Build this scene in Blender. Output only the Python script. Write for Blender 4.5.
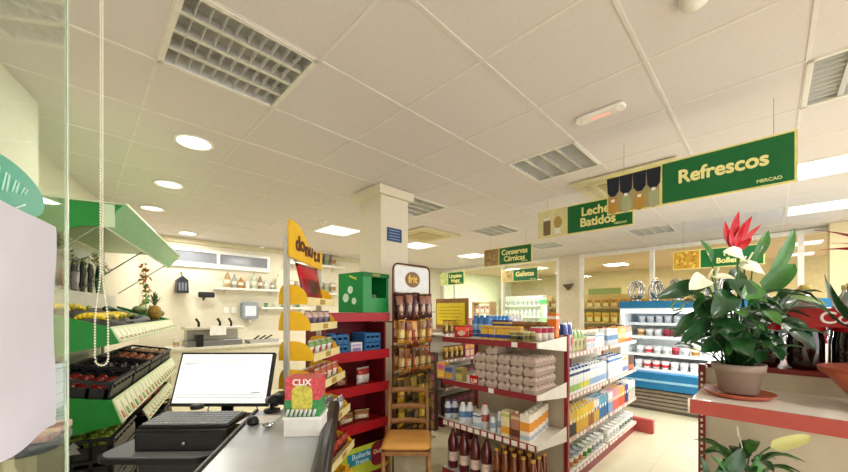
import bpy, bmesh, math, random
from mathutils import Vector, Matrix

for o in list(bpy.data.objects): bpy.data.objects.remove(o)
scene = bpy.context.scene
COL = scene.collection
RND = random.Random(7)
PI = math.pi
S2 = math.sqrt(.5)

# ------------------------------------------------------------------ camera
F, U0, V0, HC = 346.0, 424.0, 311.0, 1.5
CEIL = 2.805
cam_d = bpy.data.cameras.new('camera'); cam = bpy.data.objects.new('camera', cam_d); COL.objects.link(cam)
cam.location = (0, 0, HC); cam.rotation_euler = (PI/2, 0, -PI/4)
cam_d.sensor_width = 36; cam_d.lens = F/848*36; cam_d.shift_y = 75/848; cam_d.clip_start = .02
scene.camera = cam
# ------------------------------------------------------------------ world, exposure
w = bpy.data.worlds.new('world'); scene.world = w; w.use_nodes = True
w.node_tree.nodes['Background'].inputs[0].default_value = (1.0, .98, .965, 1)
w.node_tree.nodes['Background'].inputs[1].default_value = 1.7
scene.view_settings.view_transform = 'Standard'; scene.view_settings.look = 'None'
scene.view_settings.exposure = 0.82; scene.view_settings.gamma = 1; scene.view_settings.use_curve_mapping = False
LAMP_W = 17.0

# ------------------------------------------------------------------ helpers
def cw(r, z, h=0): return Vector(((r+z)*S2, (z-r)*S2, h))       # right / forward of the camera -> room axes
def ray(u):
    k = (u-U0)/F; return Vector(((k+1)*S2, (1-k)*S2))
def onX(u, v, x): d = ray(u); z = x/d.x; return Vector((x, d.y*z, HC-(v-V0)*z/F))
def onY(u, v, y): d = ray(u); z = y/d.y; return Vector((d.x*z, y, HC-(v-V0)*z/F))
def onH(u, v, h):
    z = (HC-h)*F/(v-V0); d = ray(u); return Vector((d.x*z, d.y*z, h))
def atZ(u, v, z): d = ray(u); return Vector((d.x*z, d.y*z, HC-(v-V0)*z/F))

def lin(c):
    if isinstance(c, str): c = [int(c[i:i+2], 16)/255 for i in (0, 2, 4)]
    return tuple(x/12.92 if x <= .04045 else ((x+.055)/1.055)**2.4 for x in c[:3])
MATS = {}
def M(c, rough=.55, metal=0, emit=0, trans=0, var=.06, scale=14, bump=0, alpha=1, name=None, ior=1.45, coat=0):
    key = (c if isinstance(c, str) else tuple(c), rough, metal, emit, trans, var, scale, bump, alpha, coat, ior)
    if key in MATS: return MATS[key]
    m = bpy.data.materials.new(name or 'surface'); m.use_nodes = True
    nt = m.node_tree; b = nt.nodes['Principled BSDF']; col = lin(c)
    b.inputs['Roughness'].default_value = rough; b.inputs['Metallic'].default_value = metal
    b.inputs['Transmission Weight'].default_value = trans; b.inputs['Alpha'].default_value = alpha
    b.inputs['IOR'].default_value = ior; b.inputs['Coat Weight'].default_value = coat
    b.inputs['Base Color'].default_value = (*col, 1)
    if emit:
        b.inputs['Emission Color'].default_value = (*col, 1); b.inputs['Emission Strength'].default_value = emit
    if var or bump:
        tc = nt.nodes.new('ShaderNodeTexCoord'); n = nt.nodes.new('ShaderNodeTexNoise')
        n.inputs['Scale'].default_value = scale; n.inputs['Detail'].default_value = 3
        nt.links.new(tc.outputs['Object'], n.inputs['Vector'])
        if var:
            r = nt.nodes.new('ShaderNodeValToRGB')
            r.color_ramp.elements[0].position = .3; r.color_ramp.elements[1].position = .7
            r.color_ramp.elements[0].color = (*[max(0, x*(1-var)) for x in col], 1)
            r.color_ramp.elements[1].color = (*[min(1, x*(1+var)) for x in col], 1)
            nt.links.new(n.outputs['Fac'], r.inputs['Fac']); nt.links.new(r.outputs['Color'], b.inputs['Base Color'])
        if bump:
            bp = nt.nodes.new('ShaderNodeBump'); bp.inputs['Strength'].default_value = bump; bp.inputs['Distance'].default_value = .01
            nt.links.new(n.outputs['Fac'], bp.inputs['Height']); nt.links.new(bp.outputs['Normal'], b.inputs['Normal'])
    MATS[key] = m; return m

class MB:
    """collects shapes, becomes ONE mesh object"""
    def __init__(s): s.v = []; s.f = []; s.m = []; s.s = []
    def add(s, vs, fs, m=0, sm=False, T=None):
        k = len(s.v)
        s.v += [tuple(T @ Vector(p)) if T else tuple(p) for p in vs]
        for f in fs: s.f.append([k+i for i in f]); s.m.append(m); s.s.append(sm)
        return s
    def box(s, x0, x1, y0, y1, z0, z1, m=0, T=None):
        vs = [(x, y, z) for z in (z0, z1) for y in (y0, y1) for x in (x0, x1)]
        return s.add(vs, [(0,2,3,1),(4,5,7,6),(0,1,5,4),(2,6,7,3),(0,4,6,2),(1,3,7,5)], m, False, T)
    def prism(s, pts, a0, a1, axis='z', m=0, T=None, sm=False):
        n = len(pts)
        f = {'z': lambda p, a: (p[0], p[1], a), 'x': lambda p, a: (a, p[0], p[1]), 'y': lambda p, a: (p[0], a, p[1])}[axis]
        vs = [f(p, a0) for p in pts]+[f(p, a1) for p in pts]
        s.add(vs, [tuple(range(n))[::-1], tuple(range(n, 2*n))], m, False, T)
        k = len(s.v)-2*n
        for i in range(n):
            j = (i+1) % n; s.f.append([k+i, k+j, k+n+j, k+n+i]); s.m.append(m); s.s.append(sm)
        return s
    def tube(s, pts, r, n=8, m=0, closed=False, T=None, r2=None):
        pts = [Vector(p) for p in pts]; L = len(pts); vs = []; fs = []
        up = None
        for i, p in enumerate(pts):
            a = pts[(i-1) % L] if (i or closed) else p; b = pts[(i+1) % L] if (i < L-1 or closed) else p
            d = (b-a).normalized()
            if up is None: up = d.orthogonal().normalized()
            up = (up-d*up.dot(d)); up = up.normalized() if up.length > 1e-6 else d.orthogonal().normalized()
            sd = d.cross(up); rr = r if r2 is None else r+(r2-r)*i/(L-1)
            for k in range(n):
                a2 = 2*PI*k/n; vs.append(p+up*math.cos(a2)*rr+sd*math.sin(a2)*rr)
        for i in range(L if closed else L-1):
            for k in range(n):
                j = (i+1) % L; q = (k+1) % n
                fs.append((i*n+k, i*n+q, j*n+q, j*n+k))
        if not closed: fs += [tuple(range(n))[::-1], tuple(range((L-1)*n, L*n))]
        return s.add(vs, fs, m, True, T)
    def lathe(s, prof, n=20, c=(0,0), m=0, T=None, cap=True):
        vs = []; fs = []; L = len(prof)
        for r, z in prof:
            for k in range(n): a = 2*PI*k/n; vs.append((c[0]+r*math.cos(a), c[1]+r*math.sin(a), z))
        for i in range(L-1):
            for k in range(n): q = (k+1) % n; fs.append((i*n+k, i*n+q, (i+1)*n+q, (i+1)*n+k))
        if cap: fs += [tuple(range(n))[::-1], tuple(range((L-1)*n, L*n))]
        return s.add(vs, fs, m, True, T)
    def ball(s, c, rx, ry=None, rz=None, n=12, m=0, T=None):
        ry = ry or rx; rz = rz or rx; vs = []; fs = []; h = max(4, n//2)
        for i in range(h+1):
            t = PI*i/h
            for k in range(n):
                a = 2*PI*k/n; vs.append((c[0]+rx*math.sin(t)*math.cos(a), c[1]+ry*math.sin(t)*math.sin(a), c[2]-rz*math.cos(t)))
        for i in range(h):
            for k in range(n): q = (k+1) % n; fs.append((i*n+k, i*n+q, (i+1)*n+q, (i+1)*n+k))
        return s.add(vs, fs, m, True, T)
    def grid(s, fn, nu, nv, m=0, T=None, wrap=False):
        vs = [fn(i/nu, j/nv) for i in range(nu+1) for j in range(nv+1)]
        fs = [(i*(nv+1)+j, (i+1)*(nv+1)+j, (i+1)*(nv+1)+j+1, i*(nv+1)+j+1) for i in range(nu) for j in range(nv)]
        return s.add(vs, fs, m, True, T)
    def build(s, name, mats, parent=None, bevel=0, loc=None, solid=0):
        me = bpy.data.meshes.new(name); me.from_pydata(s.v, [], s.f)
        if not isinstance(mats, (list, tuple)): mats = [mats]
        for m in mats: me.materials.append(m)
        for p, mi, sm in zip(me.polygons, s.m, s.s): p.material_index = mi; p.use_smooth = sm
        bm = bmesh.new(); bm.from_mesh(me); bmesh.ops.remove_doubles(bm, verts=bm.verts, dist=1e-6)
        if not solid: bmesh.ops.recalc_face_normals(bm, faces=bm.faces)
        bm.to_mesh(me); bm.free()
        o = bpy.data.objects.new(name, me); COL.objects.link(o)
        if parent: o.parent = parent
        if loc is not None: o.location = loc
        if solid:
            md = o.modifiers.new('solid', 'SOLIDIFY'); md.thickness = solid; md.offset = 0
        if bevel:
            md = o.modifiers.new('bevel', 'BEVEL'); md.width = bevel; md.segments = 2; md.limit_method = 'ANGLE'
        return o

def tag(o, label, cat, group=None, kind=None):
    o['label'] = label; o['category'] = cat
    if group: o['group'] = group
    if kind: o['kind'] = kind
    return o
def thing(name, label, cat, loc=(0,0,0), rz=0, group=None):
    o = bpy.data.objects.new(name, None); COL.objects.link(o); o.empty_display_size = .1
    o.location = loc; o.rotation_euler = (0, 0, rz); return tag(o, label, cat, group)
def struct(o): o['kind'] = 'structure'; return o
def dup(root, parent=None):
    c = root.copy(); COL.objects.link(c); c.parent = parent
    for ch in root.children: dup(ch, c)
    return c
PROTO = {}
def put(key, make, loc, rz=0, label='', cat='', group=None, tilt=None):
    if key in PROTO: o = dup(PROTO[key])
    else: o = PROTO[key] = make()
    o.location = loc; o.rotation_euler = (tilt[0] if tilt else 0, tilt[1] if tilt else 0, rz)
    for k in ('group',):
        if k in o: del o[k]
    return tag(o, label, cat, group)

def text(s, size, name, mat, parent, Mx, align='CENTER', bold=.0, depth=.002, squeeze=1.0):
    cu = bpy.data.curves.new(name, 'FONT'); cu.body = s; cu.size = size; cu.extrude = depth; cu.offset = 0
    cu.align_x = align; cu.align_y = 'CENTER'; cu.space_line = .8
    t = bpy.data.objects.new(name, cu); COL.objects.link(t)
    dg = bpy.context.evaluated_depsgraph_get(); me = bpy.data.meshes.new_from_object(t.evaluated_get(dg))
    bpy.data.objects.remove(t); bpy.data.curves.remove(cu)
    if bold:
        bm = bmesh.new()
        for k in range(8):
            m2 = me.copy(); m2.transform(Matrix.Translation((bold*math.cos(k*PI/4), bold*math.sin(k*PI/4), k*.00002))); bm.from_mesh(m2); bpy.data.meshes.remove(m2)
        bm.to_mesh(me); bm.free()
    me.transform(Mx @ Matrix.Diagonal((squeeze, 1, 1, 1))); me.materials.clear(); me.materials.append(mat)
    o = bpy.data.objects.new(name, me); COL.objects.link(o); o.parent = parent; return o
def basis(X, Y, loc):
    X = Vector(X).normalized(); Y = Vector(Y).normalized(); Z = X.cross(Y)
    m = Matrix((X, Y, Z)).transposed().to_4x4(); m.translation = Vector(loc); return m
FACE_MX = lambda loc: basis((0,-1,0), (0,0,1), loc)       # faces -X
FACE_MY = lambda loc: basis((1,0,0), (0,0,1), loc)        # faces -Y

# ------------------------------------------------------------------ common materials
red = M('96202a', .4, coat=.2); redrail = M('8c2b32', .45); cream = M('dcd3bd', .7); beige = M('cfc2ab', .6)
white = M('f0ece2', .45); wallm = M('e6dfca', .85, var=.03); tilem = M('dbd3cf', .95, var=.025, scale=60, bump=.05)
barm = M('e0d9d2', .6); black = M('101014', .4); steel = M('b4b4b4', .3, metal=.9); dark = M('24262b', .5)
green = M('0b6b35', .4); signgreen = M('04662f', .45); signyel = M('e6dc8c', .5); yellow = M('f4bf20', .4)
glassm = M('f4fff8', .02, trans=1, var=0, ior=1.45); wood = M('8f6136', .5, var=.2, scale=30)

# ================================================================== STRUCTURE
GX, GY = .29, .46                                       # ceiling grid origin, pitch .6
def cell(x, y): return (math.floor((x-GX)/.6), math.floor((y-GY)/.6))
LOUV = [(.59,1.95),(2.99,1.36),(2.99,3.16),(4.79,3.16),(2.99,-.44),(4.79,1.36),(6.59,1.36),(6.59,3.16)]
LIT = [(4.79,-.44),(6.59,-.44),(2.99,4.96),(4.79,4.96),(6.59,4.96),(2.99,-2.24),(4.79,-2.24),(.59,-1.64),(-1.21,.76)]
holes = {cell(*p) for p in LOUV+LIT}
b = MB()
for i in range(-9, 14):
    for j in range(-8, 12):
        if (i, j) in holes: continue
        x, y = GX+i*.6, GY+j*.6
        if x > 8.2 or y > 7.4: continue
        x1, y1 = min(x+.6, 8.2), min(y+.6, 7.4)
        b.box(x, x1, y, y1, CEIL, CEIL+.015)
struct(b.build('ceiling', tilem))
b = MB()
for i in range(-9, 15):
    x = GX+i*.6
    if x < 8.2: b.box(x-.009, x+.009, -4.3, 7.4, CEIL-.003, CEIL+.001)
for j in range(-8, 13):
    y = GY+j*.6
    if y < 7.4: b.box(-5.1, 8.2, y-.009, y+.009, CEIL-.0035, CEIL+.001)
struct(b.build('trim_1', barm))
b = MB(); b.box(-5.1, 8.4, -4.3, 7.6, CEIL+.16, CEIL+.2); struct(b.build('ceiling', dark))
# floor
fm = M('d9d0a8', .25, var=.07, scale=3, coat=.3)
nt = fm.node_tree; br = nt.nodes.new('ShaderNodeTexBrick'); br.offset = 0
tc = nt.nodes.new('ShaderNodeTexCoord'); nt.links.new(tc.outputs['Object'], br.inputs['Vector'])
br.inputs['Scale'].default_value = 1; br.inputs['Brick Width'].default_value = .4; br.inputs['Row Height'].default_value = .4
br.inputs['Mortar Size'].default_value = .003; br.inputs['Color1'].default_value = (*lin('e2dabb'),1); br.inputs['Color2'].default_value = (*lin('ddd4b2'),1)
br.inputs['Mortar'].default_value = (*lin('cdc39f'),1); nt.links.new(br.outputs['Color'], nt.nodes['Principled BSDF'].inputs['Base Color'])
b = MB(); b.box(-5.1, 12.5, -4.3, 7.6, -.05, 0); struct(b.build('floor', fm))
# back wall, left wall
dL = Vector((.284, .959)).normalized()                   # direction of the slanted left side
ANG_L = math.atan2(dL.y, dL.x)
nL = Vector((-dL.y, dL.x))                               # towards the left wall
b = MB(); b.box(-2, 8.4, 7.4, 7.6, 0, CEIL+.1); struct(b.build('wall_back', wallm))
pw = cw(-3.44, 3.36)
b = MB(); b.box(-7, 6, 0, .15, 0, CEIL+.1); o = struct(b.build('wall_left', wallm, loc=pw)); o.rotation_euler.z = ANG_L
b = MB(); b.box(-3.2, 0, 0, .42, 0, CEIL-.006); o = struct(b.build('wall_left', M('eeead6', .85, var=.03), loc=cw(-2.408, 2.153))); o.rotation_euler.z = ANG_L
# cornice on back wall
b = MB(); b.box(0, 8.2, 7.34, 7.4, CEIL-.09, CEIL-.006); struct(b.build('trim_2', M('d8cfae', .7)))
# right glazed wall x = 8.2
fr = M('f1ede4', .4)
def glazed(n, y0, y1, h0, h1, mull):
    b = MB(); t = .07
    b.box(8.16, 8.26, y0, y1, h1-t, h1); b.box(8.16, 8.26, y0, y1, h0, h0+t)
    for y in [y0+t/2, y1-t/2]+mull: b.box(8.155, 8.265, y-t/2, y+t/2, h0, h1)
    w_ = struct(b.build('window_%d' % n, fr))
    g = MB(); g.box(8.205, 8.213, y0, y1, h0, h1); g.build('glass_pane', glassm, w_)
pA = onX(560, 300, 8.2).y; pB = onX(580, 300, 8.2).y
m1 = onX(503, 300, 8.2).y; m2 = onX(652, 300, 8.2).y
glazed(1, pA, 7.35, .1, CEIL-.01, [m1, onX(455,300,8.2).y])
glazed(2, -4.2, pB, .9, CEIL-.01, [m2, -.35, -1.4, -3.0])
b = MB(); b.box(8.15, 8.35, pB, pA, 0, CEIL); b.box(8.16, 8.3, -4.2, pB, 0, .9); struct(b.build('wall_right', M('d9cdb6', .8)))
# neighbouring premises beyond the glass
b = MB(); b.box(8.4, 12.5, -4.3, 7.6, CEIL, CEIL+.1); struct(b.build('ceiling', M('c9b096', .9)))
b = MB(); b.box(12.4, 12.5, -4.3, 7.6, 0, CEIL); struct(b.build('wall_far', M('cdbb94', .9)))
b = MB(); b.box(8.3, 12.4, 7.4, 7.6, 0, CEIL); struct(b.build('wall_far', M('dfe2c4', .9)))
# pillar
cx, cy = 2.21, 2.84
b = MB(); b.box(cx, cx+.38, cy, cy+.38, 0, CEIL-.006); b.box(cx-.05, cx+.43, cy-.05, cy+.43, CEIL-.1, CEIL-.006); struct(b.build('wall_pillar', M('dfd5bd', .8, var=.02), bevel=.004))
t = thing('wall_plaque', 'small dark blue plaque high on the pillar', 'sign', (2.46, cy, 0))
p0 = onY(387, 229, cy); p1 = onY(401, 243, cy)
MB().box(p0.x-2.46, p1.x-2.46, -.012, -.001, p1.z, p0.z+.02).build('panel', M('20406e', .4), t)
b = MB()
for k in range(4): b.box(p0.x-2.44, p1.x-2.49, -.014, -.011, p1.z+.02+k*.03, p1.z+.027+k*.03)
b.build('print_lines', M('8fa8cc'), t)
# right pillar behind plants
q = onX(841, 260, 8.0)
b = MB(); b.box(7.85, 8.15, q.y-.25, q.y+.12, 0, CEIL-.006); struct(b.build('wall_pillar', M('d9c9a0', .8)))

# ------------------------------------------------------------------ ceiling lights
alu = M('dcdbd6', .45); aludk = M('d8d7d2', .5)
def louvre():
    t = thing('louvre_light', '', '')
    b = MB(); b.box(-.295,.295,-.295,.295,.12,.13); b.box(-.295,-.285,-.295,.295,0,.12); b.box(.285,.295,-.295,.295,0,.12); b.box(-.295,.295,-.295,-.285,0,.12); b.box(-.295,.295,.285,.295,0,.12)
    b.build('housing', aludk, t)
    b = MB()
    for s in (-1, 1): b.box(-.3,.3,s*.288-.012,s*.288+.012,-.008,.002); b.box(s*.288-.012,s*.288+.012,-.3,.3,-.008,.002)
    b.build('frame', M('e4dfd3', .4), t)
    b = MB()
    for k in (-1, 0, 1): b.prism([(k*.14-.012, 0), (k*.14+.012, 0), (k*.14+.003, .05), (k*.14-.003, .05)], -.28, .28, 'x')
    b.build('long_louvre', M('cfcdc6', .3, metal=.3), t)
    b = MB()
    for k in range(1, 10):
        x = -.28+k*.056
        b.box(x-.0012, x+.0012, -.28, .28, .004, .034)
    b.build('cross_louvre', alu, t)
    for k in range(4):
        b = MB(); y = -.21+k*.14; b.tube([(-.27, y, .09), (.27, y, .09)], .009, 8); b.build('lamp_tube', M('d9d9d4', .3), t)
    return t
NAMES_L = ['big square louvred light nearest the camera at upper left','square louvred light in the middle of the ceiling, left of the emergency lamp','louvred light beside the pillar capital','small distant louvred light above the hanging meat and tins sign','louvred light cut by the right edge of the photo','louvred light hidden behind the milk aisle sign','louvred light just before the glazed wall above the fridge','far louvred light near the glazed wall, above the biscuit sign']
for (x, y), n in zip(LOUV, NAMES_L):
    c = cell(x, y); put('louvre', louvre, (GX+c[0]*.6+.3, GY+c[1]*.6+.3, CEIL), 0, n, 'ceiling light', 'square louvred ceiling lights')
def litpanel():
    t = thing('panel_light', '', '')
    b = MB()
    for s in (-1, 1): b.box(-.3,.3,s*.285-.015,s*.285+.015,-.008,.03); b.box(s*.285-.015,s*.285+.015,-.3,.3,-.008,.03)
    b.build('frame', M('eeeae0', .4), t)
    MB().box(-.29,.29,-.29,.29,.03,.04).build('diffuser', M('fffaf0', .5, emit=2.2, var=0), t)
    b = MB()
    for k in (-1,0,1): b.box(-.27,.27,k*.14-.004,k*.14+.004,.0,.03)
    b.build('louvre', M('e8e6de', .4), t); return t
NAMES_P = ['bright lit panel light right of the drinks aisle sign','bright lit panel light farther back right of the drinks sign','lit panel light seen left of the pillar','lit panel light seen right of the pillar','farthest lit panel light near the glazed wall','panel light outside the view behind the right edge','panel light outside the view at far right','panel light above the entrance','panel light above the left entrance corner']
for (x, y), n in zip(LIT, NAMES_P):
    c = cell(x, y); X, Y = GX+c[0]*.6+.3, GY+c[1]*.6+.3
    put('lit', litpanel, (X, Y, CEIL), 0, n, 'ceiling light', 'lit ceiling panels')
    l = bpy.data.lights.new('panel_lamp', 'AREA'); l.shape = 'SQUARE'; l.size = .5; l.energy = LAMP_W; l.color = (1, .96, .9)
    lo = bpy.data.objects.new('panel_lamp', l); COL.objects.link(lo); lo.location = (X, Y, CEIL-.015)
def downlight(lit, r=.11):
    t = thing('downlight', '', '')
    b = MB(); b.lathe([(r, -.008), (r+.02, -.012), (r+.025, -.002), (r, 0)], 28, cap=False); b.build('trim_ring', M('f2efe4', .4), t)
    MB().lathe([(.001, -.004), (r, -.004), (r, -.001), (.001, -.001)], 28).build('lens', M('fffaf0', .5, emit=6 if lit else .9, var=0), t)
    return t
for k, (u, v, lit, n) in enumerate([(194,142,1,'large glowing round downlight near the upper left louvred light'),(169,184,0,'dimmer round downlight above the produce canopy'),(152,208,0,'flat looking round downlight close to the canopy tip'),(188,233,1,'glowing round downlight just before the back wall'),(412,207,0,''),(323,220,0,'')]):
    if not n: continue
    p = onH(u, v, CEIL); put('dl%d' % lit, lambda: downlight(lit), (p.x, p.y, CEIL-.002), 0, n, 'ceiling light', 'round downlights')
    if lit:
        l = bpy.data.lights.new('disk_lamp', 'AREA'); l.shape = 'DISK'; l.size = .18; l.energy = 7; l.color = (1, .96, .86)
        lo = bpy.data.objects.new('disk_lamp', l); COL.objects.link(lo); lo.location = (p.x, p.y, CEIL-.03)
for (x, y) in ((1.6, 6.4), (3.2, 6.6), (1.0, 4.4)):  # extra bare lamps towards the back, no fitting modelled for them
    l = bpy.data.lights.new('disk_lamp', 'AREA'); l.shape = 'DISK'; l.size = .18; l.energy = 6; l.color = (1, .97, .85)
    lo = bpy.data.objects.new('disk_lamp', l); COL.objects.link(lo); lo.location = (x, y, CEIL-.03)
for k, (x, y) in enumerate(((9.6, 5.6), (10.5, 3.0), (9.6, .6), (10.6, -1.8))):
    t = put('lit', litpanel, (x, y, CEIL-.012), 0, ['panel light in the next room seen through the left window','panel light in the next room beyond the wall pillar','panel light in the next room seen above the fridge','panel light in the next room behind the plants'][k], 'ceiling light', 'lights beyond the glass')
    l = bpy.data.lights.new('panel_lamp', 'AREA'); l.size = .5; l.energy = 36 if k else 75; l.color = (1, .87, .72) if k else (1,1,.92)
    lo = bpy.data.objects.new('panel_lamp', l); COL.objects.link(lo); lo.location = (x, y, CEIL-.03)
def sensor():
    t = thing('smoke_detector', '', '')
    MB().lathe([(.001,-.045),(.03,-.043),(.045,-.03),(.05,-.012),(.055,-.01),(.055,0),(.001,0)], 24).build('housing', M('efebe2', .4), t); return t
for (u, v, n) in ((695, -5, 'white round smoke detector at the top edge of the photo'), (323, 221, 'small white smoke detector above the donut stand'), (262, 246, 'tiny smoke detector near the high back window')):
    p = onH(u, v, CEIL); put('smoke', sensor, (p.x, p.y, CEIL-.004), 0, n, 'smoke detector', 'smoke detectors')
# emergency light
t = thing('emergency_light', 'oblong emergency lamp with a reddish glow on the ceiling', 'emergency light', (2.42, .79, CEIL-.004))
def rrect(w, h, r, n=5, cx=0, cy=0):
    out = []
    for sx, sy, a0 in ((1,1,0),(-1,1,PI/2),(-1,-1,PI),(1,-1,1.5*PI)):
        for k in range(n+1): a = a0+PI/2*k/n; out.append((cx+sx*(w/2-r)+r*math.cos(a), cy+sy*(h/2-r)+r*math.sin(a)))
    return out
MB().prism(rrect(.09,.3,.03), -.02, 0).build('housing', M('f3efe6', .4), t, bevel=.003)
MB().prism(rrect(.055,.23,.012), -.024, -.018).build('lens', M('cdbfb0', .2, emit=.2), t)
MB().box(-.012,.012,-.06,.05,-.027,-.023).build('glow_strip', M('f0a090', .4, emit=.35), t)
# cassette air conditioners
def cassette():
    t = thing('ceiling_cassette', '', '')
    b = MB(); b.prism([(-.45,-.45),(.45,-.45),(.45,.45),(-.45,.45)], -.02, 0); b.build('surround', M('d6cba4', .5), t, bevel=.008)
    MB().box(-.24,.24,-.24,.24,-.03,-.018).build('grille', M('b9a878', .6), t)
    for a in range(4):
        T = Matrix.Rotation(a*PI/2, 4, 'Z'); MB().box(-.3,.3,.3,.37,-.024,-.015, T=T).build('air_flap', M('c9bd94', .5), t)
    return t
for (x, y, n) in ((3.99,1.0,'beige air conditioner cassette behind the milk sign'),(4.19,4.19,'beige air conditioner cassette right of the pillar')):
    put('cassette', cassette, (x, y, CEIL-.005), 0, n, 'air conditioner', 'ceiling air conditioner cassettes')
# ================================================================== HANGING SIGNS
def sign(x, yr, yg, yl, h0, h1, lines, size, label, photo, both=False):
    """board facing the camera side (-X): green from yr to yg, photo from yg to yl"""
    t = thing('hanging_sign', label, 'sign', (x, (yr+yl)/2, h0)); ym = (yr+yl)/2; H = h1-h0
    MB().box(0, .012, yr-ym, yl-ym, 0, H).build('board', signyel, t)
    MB().box(-.002, .014, yr-ym+.014, yg-ym-.008, .012, H-.012).build('green_field', signgreen, t)
    yc = (yr+yg)/2-ym
    n = len(lines)
    for i, s in enumerate(lines):
        text(s, size, 'lettering', M('f2eb9e', .5, var=0), t, FACE_MX((-.004, yc+.01, H*(.56 if n == 1 else .68-.36*i))), bold=size*.034, depth=.001, squeeze=.92)
    text('MERCAO', size*.22, 'logo', M('d8e6a0', .5, var=0), t, FACE_MX((-.004, yr-ym+.12, H*.13)), bold=.001, depth=.001)
    b = MB(); b.box(yr-ym+.03, yr-ym+.2, -.004, -.003, H*.19, H*.195, T=Matrix.Rotation(PI/2, 4, 'Z'))
    a0, a1 = yg-ym, yl-ym; W = a1-a0
    def P(mb, pts, d, m): mb.prism(pts, -.001-d, 0, 'x', m)
    b = MB()
    if photo == 'bottles':
        P(b, [(a0+.01,.01),(a1-.01,.01),(a1-.01,H-.02),(a0+.01,H-.02)], .001, 0)
        for k in range(4):
            c = a0+W*(k+.5)/4
            b.prism([(c-.04,H*.55),(c+.04,H*.55),(c+.045,H*.93),(c-.045,H*.93)], -.004, 0, 'x', 1)
            b.prism([(c-.015,H*.45),(c+.015,H*.45),(c+.04,H*.56),(c-.04,H*.56)], -.004, 0, 'x', 1)
            b.prism([(c+.035*math.cos(q*PI/6), H*.22+.07*math.sin(q*PI/6)) for q in range(12)], -.005-.001*(k % 2), 0, 'x', 2 if k % 2 else 3)
            b.prism([(c-.012,H*.4-.03*(k % 2)),(c+.012,H*.4-.03*(k % 2)),(c+.012,H*.47-.03*(k % 2)),(c-.012,H*.47-.03*(k % 2))], -.007, 0, 'x', 4)
        b.build('photo_panel', [M('a89a6a'), M('141a2c'), M('b98d3a'), M('a9ae84'), M('f5f5ee')], t)
    elif photo == 'glasses':
        P(b, [(a0+.01,.01),(a1-.01,.01),(a1-.01,H-.01),(a0+.01,H-.01)], .001, 0)
        b.prism([(a0+W*.55,.03),(a0+W*.8,.03),(a0+W*.8,H*.62),(a0+W*.55,H*.62)], -.004, 0, 'x', 1)
        b.prism([(a0+W*.57,H*.62),(a0+W*.78,H*.62),(a0+W*.78,H*.72),(a0+W*.57,H*.72)], -.004, 0, 'x', 2)
        b.prism([(a0+W*(.3+.14*math.cos(q*PI/6)), H*.5+H*.22*math.sin(q*PI/6)) for q in range(12)], -.004, 0, 'x', 3)
        b.prism([(a0+W*.2,.03),(a0+W*.42,.03),(a0+W*.4,H*.3),(a0+W*.22,H*.3)], -.005, 0, 'x', 2)
        b.build('photo_panel', [M('e2d9a4'), M('7a6a44'), M('f0eee0'), M('b39a55')], t)
    else:
        P(b, [(a0+.01,.01),(a1-.01,.01),(a1-.01,H-.01),(a0+.01,H-.01)], .001, 0)
        for k in range(26):
            c = a0+.03+RND.random()*(W-.06); h = .03+RND.random()*(H-.06); r = .012+.012*RND.random()
            b.prism([(c+r*math.cos(q*PI/4), h+r*math.sin(q*PI/4)) for q in range(8)], -.003-.0003*k, 0, 'x', 1+k % 2)
        b.build('photo_panel', [M(photo[0]), M(photo[1]), M(photo[2])], t)
    for yy in (yr-ym+.1, yl-ym-.12):
        MB().tube([(.006, yy, H), (.006, yy, CEIL-h0-.006)], .0015, 5).build('wire', M('8d8878'), t)
def sg(x, ur, ug, ul, vt, vb, *a, **k):                 # vt, vb read at ur
    pr = onX(ur, vt, x); sign(x, pr.y, onX(ug, 200, x).y, onX(ul, 200, x).y, onX(ur, vb, x).z, pr.z, *a, **k)
sg(2.99, 798, 661, 607, 128.5, 181, ['Refrescos'], .125, 'large green drinks aisle sign reading Refrescos, with a photo of dark bottles', 'bottles')
sg(3.9, 634, 567, 538, 192, 224.5, ['Leches','Batidos'], .13, 'green and yellow aisle sign reading Leches Batidos, with a photo of glasses', 'glasses')
sg(4.8, 532, 499, 484, 243, 262, ['Conservas','Cárnicas'], .115, 'small green aisle sign reading Conservas Cárnicas, with a brown photo panel', ('9c8150','8a6c3c','b39763'))
sg(7.0, 538, 513, 501, 267, 280, ['Galletas'], .15, 'smallest green aisle sign reading Galletas in front of the far window', ('b09a60','94783f','c8b47c'))
sg(6.4, 464, 448, 440, 271, 284, ['Limpieza','Hogar'], .12, 'bright green aisle sign hanging over the yellow offer poster', ('c9d990','a8c86c','dde6b0'))
sg(6.2, 765, 700, 673, 243, 264, ['Pan','Bollería'], .1, 'green aisle sign over the fridge with a golden yellow photo panel', ('c79b2e','a87a1c','e2bf58'))

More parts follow.
